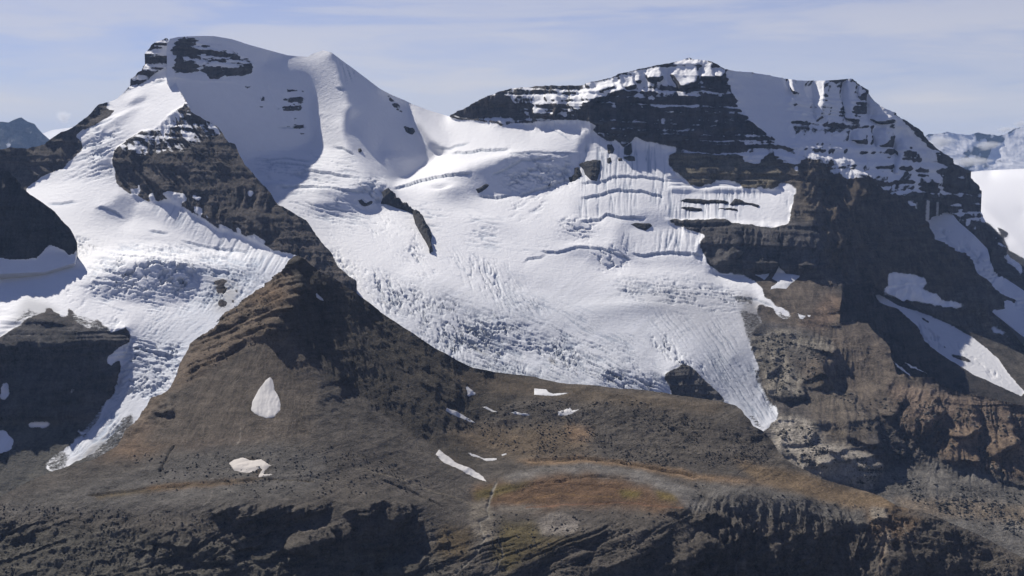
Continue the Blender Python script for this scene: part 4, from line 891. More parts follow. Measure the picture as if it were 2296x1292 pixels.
regA = [
    ([(-200, 200), (240, 225), (262, 246), (184, 294), (170, 307), (182, 334), (142, 378), (60, 422), (-200, 420)], 5, 40, 4),
    ([(-200, 330), (60, 330), (40, 400), (-200, 420)], 25, 46, 6),
    ([(379, 150), (290, 198), (242, 228), (180, 300), (180, 340), (130, 385), (60, 425), (240, 400), (262, 336), (345, 290), (418, 234), (395, 181)], -18, 30, 4),
    ([(330, 110), (379, 87), (379, 152), (340, 170), (290, 200), (293, 180), (325, 160)], -15, 52, 3),
    ([(288, 232), (305, 220), (328, 217), (325, 230), (300, 238)], 35, 46, 2),
    ([(260, 290), (300, 300), (310, 296), (262, 336), (258, 390), (220, 385), (235, 330)], 15, 32, 5), ([(215, 300), (238, 292), (235, 310), (215, 318)], 25, 42, 3), ([(215, 365), (250, 345), (245, 375), (225, 380)], 25, 40, 3),
    (WALL_A, -2, 43, 4),
    ([(420, 232), (440, 245), (512, 322), (560, 385), (640, 470), (705, 530), (760, 600), (800, 632), (800, 660), (740, 600), (680, 520), (600, 460), (540, 380), (490, 320)], 38, 46, 4),
    ([(690, 500), (800, 640), (800, 660), (750, 640), (700, 560)], 42, 48, 4),
    ([(60, 420), (260, 400), (290, 440), (400, 465), (490, 515), (620, 570), (600, 600), (300, 520), (140, 510)], -8, 21, 6),
    ([(270, 435), (310, 445), (295, 490), (275, 505), (235, 480), (215, 470), (250, 460)], 28, 38, 4),
    ([(330, 460), (400, 465), (490, 515), (610, 568), (590, 600), (480, 560), (380, 510), (300, 480)], -4, 34, 6),
    ([(100, 560), (600, 560), (600, 620), (100, 620)], -4, 10, 8),
    ([(180, 640), (240, 610), (330, 595), (420, 600), (450, 620), (440, 650), (430, 678), (330, 682), (280, 672), (200, 665)], 14, 31, 5),
    ([(380, 620), (452, 612), (445, 640), (432, 675), (380, 680), (370, 650)], 30, 40, 4), ([(275, 660), (330, 650), (330, 684), (280, 678)], 30, 38, 4),
    ([(450, 600), (660, 590), (520, 700), (450, 690)], -20, 24, 8),
    ([(-200, 600), (60, 620), (140, 690), (0, 740), (-200, 780)], -5, 14, 8),
    ([(280, 690), (500, 700), (430, 770), (290, 780)], -12, 20, 8),
    ([(285, 770), (430, 770), (380, 870), (300, 960), (120, 1060), (200, 950), (260, 870)], -22, 21, 6),
    ([(0, 750), (60, 715), (165, 745), (230, 755), (285, 765), (272, 810), (262, 855), (236, 905), (160, 940), (130, 955), (0, 955), (-200, 960), (-200, 790)], 24, 58, 4),
    ([(10, 800), (120, 810), (125, 880), (20, 920)], -35, 36, 6), ([(0, 735), (60, 705), (165, 735), (170, 760), (0, 770)], -10, 30, 4),
    ([(160, 900), (240, 900), (200, 950), (130, 970)], 0, 44, 5),
    ([(-200, 960), (130, 955), (190, 950), (100, 1050), (0, 1110), (-200, 1200)], 12, 25, 8),
    ([(268, 735), (290, 735), (288, 770), (280, 800), (262, 830), (240, 830), (265, 800)], 40, 58, 2), ([(285, 755), (312, 758), (308, 772), (290, 772)], 35, 42, 3),
]
ancA = [(380, 90, 6950), (380, 155, 6750), (0, 335, 6300), (240, 235, 6500), (300, 300, 6250), (420, 245, 6500), (530, 345, 6150), (605, 432, 5900), (700, 520, 5550), (800, 640, 5120), (300, 440, 5800), (600, 565, 5400), (300, 600, 5100), (60, 590, 5050),
        (300, 690, 4700), (640, 600, 5200), (0, 700, 4650), (290, 770, 4450), (120, 1055, 3720), (0, 955, 4000), (0, 1110, 3550), (0, 760, 4400)]
A = Layer('left', outA, baseA, regA, ancA, seed=9)
A.crack = zeros()
for b in [(330, 590, 110, 22, 14, 5), (240, 640, 70, 25, 8, -20), (390, 600, 70, 14, 10, 5), (330, 540, 60, 10, -6, 5), (240, 280, 40, 12, 8, -20), (190, 330, 26, 12, -6, 0), (270, 265, 50, 8, 8, -30), (300, 800, 18, 40, 12, 30), (370, 830, 18, 50, -6, 30)]:
    bulge(A, *b)
A.P[..., 2] += A.near * (field(PX, PY, 110, 72, 4, 0.5, 1.5) * 4.0) * (PY > 380)
for ln, h in [([(340, 188), (352, 182), (374, 180)], 5), ([(105, 458), (140, 456), (175, 452)], 4), ([(210, 468), (225, 465), (258, 474), (280, 490)], 6), ([(330, 517), (355, 520), (380, 525)], 5), ([(160, 365), (200, 345), (225, 340)], 4), ([(205, 285), (240, 275), (262, 262)], 4),
              ([(405, 538), (440, 547), (500, 558), (560, 564)], 4), ([(225, 300), (245, 302), (262, 310)], 4), ([(180, 535), (205, 537)], 4), ([(270, 748), (285, 752), (310, 762)], 7), ([(280, 790), (330, 786), (400, 796)], 5)]:
    line_step(A, ln, h, seed=int(ln[0][0]))
for a in [([(200, 600), (300, 560), (420, 570), (450, 620), (420, 640), (300, 650), (210, 640)], 8, 11, 7, 5), ([(140, 640), (200, 610), (270, 580), (270, 660), (200, 670), (150, 665)], -38, 12, 7, 6),
          ([(240, 620), (340, 590), (430, 610), (430, 660), (300, 665)], -15, 13, 9, 3), ([(300, 555), (420, 550), (570, 600), (620, 640), (480, 630), (400, 600)], 20, 8, 5, 9), ([(440, 560), (560, 560), (600, 590), (480, 590)], 8, 8, 4, 8),
          ([(285, 765), (430, 772), (420, 805), (280, 800)], 6, 8, 7, 7), ([(275, 800), (420, 800), (350, 890), (265, 890)], -25, 10, 7, 5), ([(265, 840), (360, 830), (330, 880), (250, 900)], -38, 9, 6, 6),
          ([(350, 800), (425, 800), (390, 870), (340, 900)], 12, 8, 4, 6), ([(150, 670), (215, 665), (220, 700), (160, 700)], -30, 9, 5, 6), ([(200, 700), (290, 715), (260, 750), (220, 745)], -25, 9, 5, 6),
          ([(165, 525), (205, 545), (240, 560), (200, 575), (170, 560)], 20, 7, 6, 3), ([(440, 650), (600, 620), (520, 700), (450, 700)], -50, 9, 3, 5), ([(200, 290), (262, 290), (250, 330), (230, 400), (200, 380), (215, 330)], -20, 12, 6, 3.5),
          ([(130, 1040), (250, 940), (300, 960), (220, 1020)], -42, 7, 3, 12)]:
    crevasses(A, a[0], a[1], a[2], a[3] * 1.1, a[4], seed=int(a[0][0][0]) % 89, soft=9)
for a in [([(150, 620), (300, 540), (560, 560), (600, 620), (440, 700), (260, 700)], 10, 5, 3.0, 14, .3), ([(280, 765), (430, 770), (400, 830), (280, 830)], 4, 5, 4, 12, .3), ([(270, 820), (400, 820), (330, 920), (240, 900)], -32, 5.5, 4, 12, .3), ([(260, 880), (360, 860), (280, 980), (140, 1040), (200, 940)], -45, 5, 2.2, 18, .2),
          ([(300, 690), (500, 690), (430, 770), (300, 760)], -40, 5, 1.8, 12, .3), ([(440, 600), (640, 600), (520, 690), (450, 680)], 25, 5, 2.4, 10, .35), ([(180, 300), (280, 280), (250, 400), (150, 400)], -22, 7, 4, 8, .4)]:
    crevasses(A, a[0], a[1], a[2], a[3], a[4], thr=a[5], seed=int(a[0][1][1]) % 83, soft=12, wob=5)
crevasses(A, [(330, 458), (400, 465), (490, 518), (600, 568), (660, 580), (600, 620), (480, 560), (380, 500)], 118, 9, 2.6, 9, thr=0.2, seed=41, soft=8, wob=2.0)
coverA = wmask(SNOWA, 2.2).astype(np.float32)
for q in ([(478, 632), (495, 628), (512, 633), (505, 640), (480, 640)], [(482, 645), (500, 640), (511, 650), (505, 662), (485, 656)], [(488, 676), (500, 672), (512, 680), (505, 690), (490, 690)], [(526, 653), (533, 650), (532, 660)], [(518, 676), (528, 672), (524, 682)],
          [(95, 688), (115, 690), (128, 704), (110, 706)], [(150, 690), (168, 700), (180, 735), (160, 735)], [(206, 716), (225, 722), (248, 742), (230, 750), (208, 735)]):
    paint(coverA, q, 0.0, 1.0, 6)
dustA = zeros()
paint(dustA, [(262, 336), (316, 296), (345, 292), (395, 249), (440, 245), (475, 300), (430, 340), (360, 345), (290, 370)], 0.42, 8)
paint(dustA, [(330, 110), (379, 87), (379, 152), (340, 170), (290, 205), (293, 180), (325, 160)], 0.62, 2); paint(dustA, [(345, 100), (379, 87), (379, 125), (350, 125)], 0.85, 3)
paint(dustA, [(240, 228), (268, 235), (262, 250), (240, 245)], 0.7, 3); paint(dustA, [(385, 160), (420, 230), (460, 270), (470, 285), (430, 255), (400, 215)], 0.5, 3)
paint(dustA, [(440, 258), (480, 270), (500, 305), (470, 300)], 0.7, 4); paint(dustA, [(360, 290), (395, 250), (410, 260), (370, 310)], 0.75, 3)
tintA = colmap((0.068, 0.060, 0.056))
paint(tintA, [(0, 700), (290, 740), (230, 910), (0, 960)], (0.062, 0.06, 0.06), 8)
paint(tintA, [(-200, 950), (190, 950), (240, 960), (300, 980), (100, 1120), (-200, 1240)], (0.072, 0.07, 0.062), 6)
for q in ([(333, 440), (345, 437), (350, 455), (338, 458)], [(372, 442), (385, 434), (420, 440), (426, 455), (405, 463), (380, 452)], [(435, 447), (440, 441), (458, 448), (448, 456)], [(440, 466), (458, 470), (455, 487), (437, 478)], [(462, 490), (472, 489), (470, 497)],
          [(529, 520), (538, 514), (546, 521), (540, 528)], [(490, 505), (525, 520), (520, 524), (492, 514)], [(555, 533), (575, 530), (600, 542), (606, 536), (596, 549), (575, 545)], [(557, 434), (563, 430), (572, 434), (566, 446), (559, 442)],
          [(292, 425), (318, 425), (312, 438), (296, 438)], [(258, 372), (262, 390), (252, 395)], [(310, 415), (316, 414), (314, 430)], [(104, 802), (112, 800), (112, 804)]):
    paint(coverA, q, 1.0, 0.8, 2)
for q in ([(131, 819), (136, 816), (139, 840), (136, 841)], [(154, 867), (160, 866), (165, 880), (161, 897), (156, 880)], [(25, 793), (38, 797), (40, 809), (30, 803)], [(0, 870), (10, 850), (22, 862), (26, 890), (8, 905), (2, 898)], [(58, 782), (72, 778), (70, 784), (60, 786)],
          [(56, 950), (75, 945), (110, 943), (130, 948), (110, 952), (95, 962), (75, 960)], [(162, 967), (172, 957), (183, 956), (180, 964), (168, 970)], [(65, 720), (74, 714), (76, 722), (68, 725)], [(130, 708), (142, 705), (140, 714), (132, 715)],
          [(240, 800), (262, 785), (285, 768), (284, 790), (276, 806), (256, 812), (250, 828), (240, 824)], [(-200, 960), (10, 965), (33, 985), (30, 1005), (8, 1016), (-200, 1040)]):
    paint(coverA, q, 1.0, 0.8, 2)
ribA = zeros(); stA = zeros(); rgA = zeros(); rockA = 1 - blur(wmask(SNOWA, 2.2).astype(np.float32), 1.0)
ribA += rockA * 20; stA += rockA * 5; rgA += rockA * 12
paint(ribA, WALL_A, 34, 3); paint(rgA, WALL_A, 15, 3); paint(stA, WALL_A, 3.5, 3)
paint(stA, [(325, 110), (379, 87), (379, 152), (290, 200)], 14, 3)
paint(ribA, [(-200, 955), (190, 950), (100, 1060), (0, 1110), (-200, 1200)], 2, 4); paint(rgA, [(-200, 955), (190, 950), (100, 1060), (0, 1110), (-200, 1200)], 3, 4); paint(stA, [(-200, 955), (190, 950), (100, 1060), (0, 1110), (-200, 1200)], .5, 4)
paint(stA, [(0, 700), (290, 740), (230, 800), (0, 800)], 9, 4)
tintA *= np.array([1.45, 1.38, 1.28], np.float32)
displace(A, ribA, stA, rgA, seed=60, ribwl=95, ribtilt=0.25)
A.Nb = np.stack([blur(A.normals()[..., i], 2) for i in range(3)], -1)
led = np.clip((blur(A.nz, 0.7) - 0.18) * 1.1, 0, 1) + 0.05 * A.beds + 0.24 * field(PX, PY, 22, 57, 5, 0.72) + 0.10 * field(PX, PY, 5, 61, 3, 0.6, 5)
rag = blur((PY > 690).astype(np.float32), 6); eA_ = blur(coverA, 3.0); coverA = coverA * (1 - rag) + np.clip(0.5 + (eA_ - 0.5 + 0.34 * field(PX, PY, 11, 65, 4, 0.7)) * 2.4, 0, 1) * rag
for q in ([(185, 1035), (240, 975), (275, 930), (300, 920), (300, 985), (225, 1030)], [(98, 1040), (130, 1015), (160, 1010), (150, 1045), (118, 1062)], [(200, 950), (225, 915), (245, 905), (225, 940), (190, 985), (165, 1005)], [(150, 700), (210, 715), (250, 740), (225, 745), (170, 730)]):
    paint(coverA, q, 0.5, 4, 6)
paint(coverA, [(60, 690), (105, 700), (70, 716), (30, 735), (20, 728)], 0.55, 5, 4)
coverA = np.maximum(blur(coverA, 1.0), np.clip(0.5 + (led - (1.05 - dustA)) * 2.2, 0, 1) * (dustA > 0.02))
snowA = np.tile(SNOW, PX.shape + (1,))
paint(snowA, [(430, 600), (660, 580), (480, 740), (300, 980), (100, 1080), (200, 940), (290, 760), (420, 700)], (0.63, 0.64, 0.66), 16, 8)
paint(snowA, [(60, 670), (110, 680), (140, 705), (60, 715), (0, 750)], (0.48, 0.48, 0.48), 8, 6)
paint(snowA, [(470, 620), (540, 640), (520, 700), (480, 700)], (0.50, 0.49, 0.47), 8, 10)
paint(snowA, [(220, 985), (300, 930), (300, 985), (200, 1025), (150, 1040)], (0.30, 0.29, 0.28), 5, 8)
flowA = field(PX * 0.66 + PY * 0.75, PX * 0.75 - PY * 0.66, 5, 92, 3, 0.6, 0.07)
snowA *= (1 + 0.13 * field(-PX * 0.6 + PY * 0.8, PX * 0.8 + PY * 0.6, 5, 93, 3, 0.6, 14) * blur((PY > 800).astype(np.float32), 10))[..., None]
ck = 0.65 * np.clip(A.crack, 0, 1)[..., None]
snowA = snowA * (1 - ck) + ck * np.array([0.30, 0.38, 0.48], np.float32)  # shade inside the cracks painted into the ice colour
clsA = np.zeros(PX.shape, np.int8)
clsA[wmask([(240, 380), (262, 300), (345, 280), (418, 230), (380, 150), (480, 150), (900, 500), (850, 760), (660, 600), (540, 535), (330, 470)], 0)] = 2
clsA[wmask([(-200, 690), (60, 690), (170, 730), (290, 730), (260, 900), (190, 952), (0, 960), (-200, 960)], 2)] = 3
clsA[wmask([(-200, 958), (190, 950), (330, 940), (330, 1300), (-200, 1300)], 2)] = 4
clsA[wmask(SNOWA, 2.2)] = 1
defA = {0: ('mountain', 'brown rock ridge running down to the left edge below the left summit', 'mountain', 'structure'),
        1: ('glacier', 'steep left glacier with a blue icefall and a long narrow tongue', 'glacier', 'structure'),
        2: ('cliff', 'dark ribbed rock wall between the left glacier and the wide glacier', 'cliff', 'structure'),
        3: ('cliff', 'shadowed black cliff beside the narrow tongue of the left glacier', 'cliff', 'structure'),
        4: ('hillside', 'grey moraine slope at the left edge beside the glacier tongue', 'hillside', 'structure')}
finish_layer(A, clsA, defA, {'cover': coverA, 'rock_tint': tintA, 'snow_tint': snowA}, MAT)

# ================================================================== LAYER C: the dark buttress at the left edge
outC = [(-140, 370, 3), (0, 388, 3), (18, 386, 3), (40, 405, 2), (52, 420, 3), (68, 436, 3), (87, 449, 3), (110, 465, 3), (134, 486, 3), (146, 500, 3), (158, 513, 2), (168, 530, 2), (174, 548, 2), (172, 562, 2), (168, 590, 0), (100, 610, 0), (-140, 620, 0)]
C = Layer('buttress', outC, (28, 60), [([(-200, 360), (60, 400), (80, 450), (-200, 450)], 20, 50, 8), ([(-200, 575), (180, 560), (180, 640), (-200, 640)], 0, 30, 4)],
          [(0, 480, 5080), (150, 530, 5020), (0, 575, 5000), (160, 575, 5000)], seed=15)
C.crack = zeros()
clC = blur(wmask([(-200, 580), (0, 578), (20, 582), (53, 583), (82, 580), (92, 572), (102, 560), (112, 551), (126, 555), (147, 565), (155, 573), (166, 570), (172, 560), (180, 566), (200, 640), (-200, 640)], 1.5).astype(np.float32), .6)
r_ = 1 - clC
displace(C, r_ * 24, r_ * 4, r_ * 14, seed=80)
C.Nb = C.normals()
clsC = (clC > 0.5).astype(np.int8)
finish_layer(C, clsC, {0: ('cliff', 'nearly black rock buttress at the left edge above a snow shadow', 'cliff', 'structure'), 1: ('snowfield', 'snow banked against the foot of the black left buttress', 'snow', 'structure')},
             {'cover': clC, 'rock_tint': colmap((0.052, 0.046, 0.044)), 'snow_tint': np.tile(SNOW, PX.shape + (1,))}, MAT)

# ================================================================== LAYER S: the shadowed back of the brown ridge
outS = [(1890, 640, 0), (1951, 634, 1), (1958, 655, 2), (1970, 677, 3), (1978, 682, 2), (2008, 693, 2), (2040, 722, 3), (2058, 742, 3), (2064, 758, 3), (2100, 790, 2), (2150, 826, 2), (2200, 862, 1.5), (2250, 893, 1), (2310, 920, 0),
        (2330, 960, 0), (2180, 930, 0), (2080, 900, 0), (1990, 880, 0), (1950, 800, 0), (1880, 740, 0)]
Sd = Layer('shadow ridge', outS, (36, 56), [], [(1925, 720, 5400), (2000, 800, 5340), (2130, 874, 5280)], seed=61)
Sd.crack = zeros()
coS = zeros(0)
for q in ([(2018, 812), (2030, 816), (2055, 828), (2078, 838), (2065, 834), (2035, 824)], [(1998, 810), (2015, 825), (2045, 850), (2030, 842), (2005, 822)]): paint(coS, q, 1.0, 1.0, 2)
displace(Sd, zeros(12), zeros(2), zeros(8), seed=97)
finish_layer(Sd, np.zeros(PX.shape, np.int8), {0: ('ridge', 'pitch dark shadowed ridge between the brown slope and the lower right glacier', 'ridge', 'structure')},
             {'cover': coS, 'rock_tint': colmap((.06, .052, .046)), 'snow_tint': np.tile(SNOW, PX.shape + (1,))}, MAT)

# ================================================================== LAYER D: upper right glacier
outD = [(2046, 466, 0), (2060, 450, 0), (2095, 450, 0), (2120, 460, 0), (2150, 498, 0), (2185, 528, 0), (2214, 558, 0), (2222, 588, 0), (2230, 610, 0), (2262, 630, 0), (2296, 653, 0), (2380, 727, 0), (2500, 800, 0), (2500, 900, 0), (2300, 760, 0), (2150, 640, 0), (2060, 560, 0), (2030, 490, 0)]
D = Layer('upper right', outD, (-18, 17), [([(2040, 440), (2130, 450), (2150, 480), (2050, 475)], 25, 36, 4), ([(2140, 600), (2300, 690), (2300, 760), (2150, 680)], -10, 20, 6), ([(2180, 525), (2215, 540), (2215, 560), (2185, 545)], 20, 36, 3)],
          [(2060, 474, 6760), (2120, 470, 7100), (2250, 630, 7250), (2180, 600, 6900), (2296, 685, 7050)], seed=17, amp=0)
D.crack = zeros()
for a in [([(2090, 490), (2160, 520), (2230, 590), (2160, 590), (2100, 540)], 20, 9, 6, 5), ([(2130, 560), (2200, 560), (2300, 660), (2300, 700), (2200, 640)], -10, 9, 9, 3), ([(2130, 540), (2200, 560), (2190, 610)], 60, 9, 7, 4),
          ([(2060, 465), (2140, 465), (2160, 480), (2060, 480)], 5, 6, 6, 8)]:
    crevasses(D, a[0], a[1], a[2], a[3], a[4], seed=int(a[0][0][0]) % 71, soft=6)
displace(D, zeros(), zeros(), zeros(0) + wmask([(2120, 530), (2200, 550), (2320, 660), (2320, 720), (2200, 640)], 3) * 5.0, seed=33)
snD = np.tile(SNOW, PX.shape + (1,)) * 0.95; ck = 0.45 * np.clip(D.crack, 0, 1)[..., None]; snD = snD * (1 - ck) + ck * np.array([.42, .52, .62])  # crack shade mixed into the snow colour, weaker here
D.Nb = D.normals()
finish_layer(D, np.ones(PX.shape, np.int8), {1: ('glacier', 'crevassed glacier spilling past the right end of the dark mountain wall', 'glacier', 'structure')},
             {'cover': zeros(1), 'rock_tint': colmap((.06, .055, .05)), 'snow_tint': snD}, MAT)

# ================================================================== LAYER E: lower right glacier and the slope behind it
outE = [(1930, 600, 0), (1990, 590, 0), (2060, 600, 0), (2150, 640, 0), (2230, 690, 0), (2310, 750, 0), (2500, 820, 0), (2500, 1100, 0), (2300, 1000, 0), (2150, 920, 0), (2000, 780, 0), (1930, 700, 0)]
outE = [(1944, 630, 0), (1952, 632, 0), (1990, 656, 0), (2075, 701, 0), (2150, 736, 0), (2240, 771, 0), (2296, 796, 0), (2500, 870, 0), (2500, 1100, 0), (2300, 1000, 0), (2150, 920, 0), (2000, 780, 0), (1930, 700, 0)]
E = Layer('lower right', outE, (-12, 20), [([(1950, 630), (2050, 700), (2200, 780), (2310, 880), (2310, 930), (2150, 850), (2000, 720)], -8, 17, 5)], [(1965, 655, 6000, .1), (2150, 740, 5950), (2290, 885, 5500)], seed=19, amp=0)
E.crack = zeros()
crevasses(E, [(2040, 720), (2100, 740), (2110, 790), (2050, 750)], 60, 8, 5, 4, seed=21, soft=6); crevasses(E, [(2100, 740), (2200, 800), (2280, 870), (2180, 830)], 50, 9, 3, 6, seed=22, soft=6)
SNE = [(1945, 636), (1956, 646), (1968, 660), (1990, 672), (2010, 684), (2035, 692), (2060, 700), (2100, 715), (2140, 735), (2180, 757), (2210, 780), (2240, 808), (2262, 840), (2290, 872), (2300, 880), (2290, 890), (2270, 880), (2230, 862), (2180, 840), (2100, 790), (2040, 740), (1990, 700), (1950, 660)]
coE = wmask(SNE, 2).astype(np.float32)
for q in ([(2065, 712), (2085, 722), (2082, 726), (2066, 718)], [(2110, 775), (2125, 782), (2120, 785)], [(2130, 792), (2160, 800), (2182, 816), (2160, 812), (2140, 802)]): paint(coE, q, 0.1, 1.5, 4)
rk = 1 - blur(coE, 1)
displace(E, rk * 8, rk * 3, rk * 8, seed=90)
E.Nb = E.normals()
tE = colmap((0.060, 0.052, 0.045)); paint(tE, [(2180, 690), (2320, 720), (2500, 800), (2500, 1100), (2300, 900), (2230, 800)], (0.105, 0.092, 0.075), 8)
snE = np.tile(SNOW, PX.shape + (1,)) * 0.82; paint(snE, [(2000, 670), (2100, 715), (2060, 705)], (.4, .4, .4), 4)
clE = np.where(wmask(SNE, 2), 1, 0).astype(np.int8)
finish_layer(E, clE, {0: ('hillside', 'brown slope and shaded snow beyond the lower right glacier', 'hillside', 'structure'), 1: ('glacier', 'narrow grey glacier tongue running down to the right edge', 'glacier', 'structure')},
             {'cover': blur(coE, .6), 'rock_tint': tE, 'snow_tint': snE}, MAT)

# ================================================================== LAYER G: icefield far right
outG = [(2120, 395, .3), (2175, 386, .3), (2200, 383, .3), (2240, 381, .3), (2310, 378, .3), (2500, 372, .3), (2500, 760, 0), (2310, 660, 0), (2200, 560, 0), (2120, 480, 0)]
G = Layer('icefield', outG, (-5, 8), [([(2120, 380), (2500, 372), (2500, 400), (2120, 400)], 0, 3.5, 6), ([(2195, 455), (2300, 560), (2310, 660), (2190, 520)], 30, 24, 5)], [(2220, 384, 13500), (2296, 470, 11200), (2260, 560, 9300)], seed=23)
G.crack = zeros()
coG = zeros(1)
for q in ([(2196, 492), (2212, 500), (2250, 530), (2262, 560), (2290, 575), (2310, 590), (2320, 640), (2280, 600), (2240, 560), (2200, 530)], [(2232, 505), (2245, 512), (2262, 520), (2256, 536), (2245, 528)]): paint(coG, q, 0.3, 2, 5)
displace(G, (1 - coG) * 12, zeros(), (1 - coG) * 10, seed=95)
finish_layer(G, np.ones(PX.shape, np.int8), {1: ('icefield', 'smooth white icefield beyond the right end of the dark mountain', 'icefield', 'structure')},
             {'cover': coG, 'rock_tint': colmap((.06, .055, .05)), 'snow_tint': np.tile(SNOW, PX.shape + (1,))}, MAT)

# ================================================================== far ranges
def far_range(nm, out, base, regs, anc, snow, label, seed, tint=(.05, .05, .055), dustv=0.0, rugv=60, skirt=((200, 60), (3000, 2000))):
    F_ = Layer(nm, out, base, regs, anc, seed=seed, seg=4.0)
    co = zeros(0.0)
    for q in snow: paint(co, q, 1.0, 1.0, 4)
    displace(F_, zeros(rugv * .6), zeros(0), zeros(rugv), seed=seed, ribwl=700, rugwl=1500)
    led = np.clip((blur(F_.nz, 0.7) - 0.3) * 1.3, 0, 1) + 0.35 * field(PX, PY, 20, seed, 5, 0.65)
    co = np.maximum(co, np.clip(0.5 + (led - (1.05 - dustv)) * 3.0, 0, 1))
    finish_layer(F_, np.ones(PX.shape, np.int8), {1: ('distant_mountain', label, 'mountain', 'structure')}, {'cover': blur(co, .7), 'rock_tint': colmap(tint), 'snow_tint': np.tile(SNOW, PX.shape + (1,))}, MAT, skirt)
far_range('far left', [(-140, 270, 2), (0, 274, 1.5), (18, 277, 2), (38, 268, 1.5), (48, 265, 1), (62, 274, 1.5), (78, 278, 1.5), (92, 295, 1.5), (112, 314, 1.5), (125, 330, 1), (160, 360, 0), (-140, 420, 0)], (35, 42), [([(-200, 290), (60, 270), (60, 340), (-200, 360)], 10, 38, 6)],
          [(40, 290, 26000), (0, 330, 24500)], [], 'hazy blue jagged mountain at the far left edge', 41, dustv=0.25)
far_range('far left snow', [(60, 300, 0), (95, 300, .5), (118, 292, .5), (140, 289, .5), (165, 286, .5), (200, 300, 0), (200, 340, 0), (80, 340, 0)], (-20, 25), [], [(140, 300, 27000)], [[(50, 280), (250, 280), (250, 360), (50, 360)]], 'low white snow ridge peeping over the left rock ridge', 43, rugv=20)
far_range('far right', [(2050, 330, 0), (2078, 304, 1.5), (2100, 302, 2), (2120, 298, 2), (2150, 302, 1.5), (2170, 304, 1.5), (2190, 298, 1), (2215, 302, 1.5), (2235, 306, 1), (2252, 303, 1.5), (2275, 290, 1.5), (2300, 286, 1), (2400, 270, 2), (2500, 290, 2), (2500, 440, 0), (2120, 440, 0), (2050, 400, 0)],
          (15, 30), [([(2190, 295), (2240, 300), (2300, 330), (2320, 400), (2150, 400), (2160, 330)], 40, 44, 4), ([(2215, 345), (2250, 315), (2300, 287), (2400, 280), (2400, 330), (2250, 352)], -30, 28, 3), ([(2140, 330), (2190, 296), (2180, 330), (2150, 345)], -30, 30, 3)],
          [(2190, 310, 33000), (2150, 380, 28000), (2296, 300, 31000)], [[(2213, 350), (2240, 325), (2270, 300), (2300, 286), (2400, 275), (2400, 325), (2290, 330), (2260, 345), (2235, 352)], [(2080, 306), (2150, 300), (2185, 300), (2160, 325), (2140, 345), (2100, 330)]],
          'hazy snow streaked mountains beyond the icefield at the right edge', 45, dustv=0.45)

# ================================================================== LAYER F: the near brown pyramid, its plateau and the cliffs below
outF = [(-140, 1180, 1), (0, 1116, 1), (60, 1085, 1), (110, 1060, 1), (160, 1045, 1), (215, 1030, 1), (262, 1003, 2), (274, 985, 2), (280, 968, 3), (296, 958, 3), (310, 945, 3), (326, 914, 3), (340, 895, 2), (350, 890, 2),
        (366, 884, 1), (381, 870, 1), (389, 855, 2), (400, 828, 2), (412, 800, 2), (421, 784, 2), (430, 768, 2), (447, 757, 2), (465, 745, 2), (481, 738, 3), (492, 722, 2), (500, 710, 2), (516, 699, 1.5), (535, 690, 2), (540, 682, 2), (556, 670, 2),
        (575, 655, 1), (592, 646, 1), (597, 636, 2), (620, 622, 1), (644, 610, 1.5), (648, 598, 2), (655, 588, 2), (659, 579, 1.5), (668, 576, 1), (682, 584, 1), (700, 599, .8), (716, 611, .8), (750, 628, .6), (763, 636, .5), (805, 665, .5), (850, 697, .5),
        (895, 728, .5), (932, 752, .5), (979, 784, .5), (1021, 807, .5), (1060, 826, .6), (1100, 835, .8), (1150, 841, .8), (1184, 844, .8), (1240, 855, .6), (1274, 861, .6), (1339, 865, .5), (1395, 872, .5), (1447, 874, .5), (1500, 883, .5), (1571, 893, .5), (1605, 898, .6),
        (1650, 910, 1), (1663, 921, 1.5), (1669, 930, 2), (1682, 943, 2), (1689, 957, 2), (1711, 968, 2), (1726, 983, 2), (1746, 1015, 1), (1767, 1036, 1), (1812, 1057, .8), (1843, 1076, .8), (1920, 1097, .6), (1975, 1115, .6), (2012, 1136, .8), (2049, 1144, .8), (2096, 1157, 2), (2143, 1178, 2),
        (2196, 1202, 1.5), (2249, 1228, 1), (2296, 1254, 1), (2470, 1330, 1), (2470, 1400, 0), (-140, 1400, 0)]
CREST = [(668, 576), (660, 600), (672, 615), (680, 650), (682, 672), (640, 690), (628, 705), (632, 720), (620, 742), (650, 758), (700, 795), (720, 825), (730, 850), (765, 870), (840, 900), (880, 940), (940, 985), (985, 1005)]
RFLANK = CREST + [(1080, 1075), (1060, 1000), (1075, 940), (1150, 900), (1184, 870), (1184, 844), (1100, 834), (1021, 807), (932, 752), (805, 665), (716, 611)]
K1 = [(470, 1142), (500, 1136), (560, 1130), (620, 1133), (680, 1135), (745, 1126), (742, 1142), (700, 1165), (655, 1190), (650, 1205), (620, 1200), (600, 1190), (560, 1190), (545, 1195), (520, 1170), (490, 1160)]
K2 = [(775, 1150), (800, 1135), (850, 1128), (880, 1128), (912, 1133), (918, 1160), (905, 1190), (900, 1225), (880, 1235), (850, 1235), (850, 1292), (850, 1400), (700, 1400), (720, 1260), (660, 1240), (640, 1225), (740, 1190), (790, 1180)]
K3 = [(1481, 1144), (1546, 1144), (1553, 1162), (1580, 1150), (1607, 1148), (1646, 1155), (1673, 1176), (1720, 1195), (1749, 1197), (1770, 1215), (1801, 1228), (1830, 1250), (1854, 1262), (1866, 1300), (1870, 1400), (1380, 1400), (1430, 1292), (1462, 1262), (1520, 1247), (1530, 1215), (1580, 1190), (1552, 1170), (1510, 1160)]
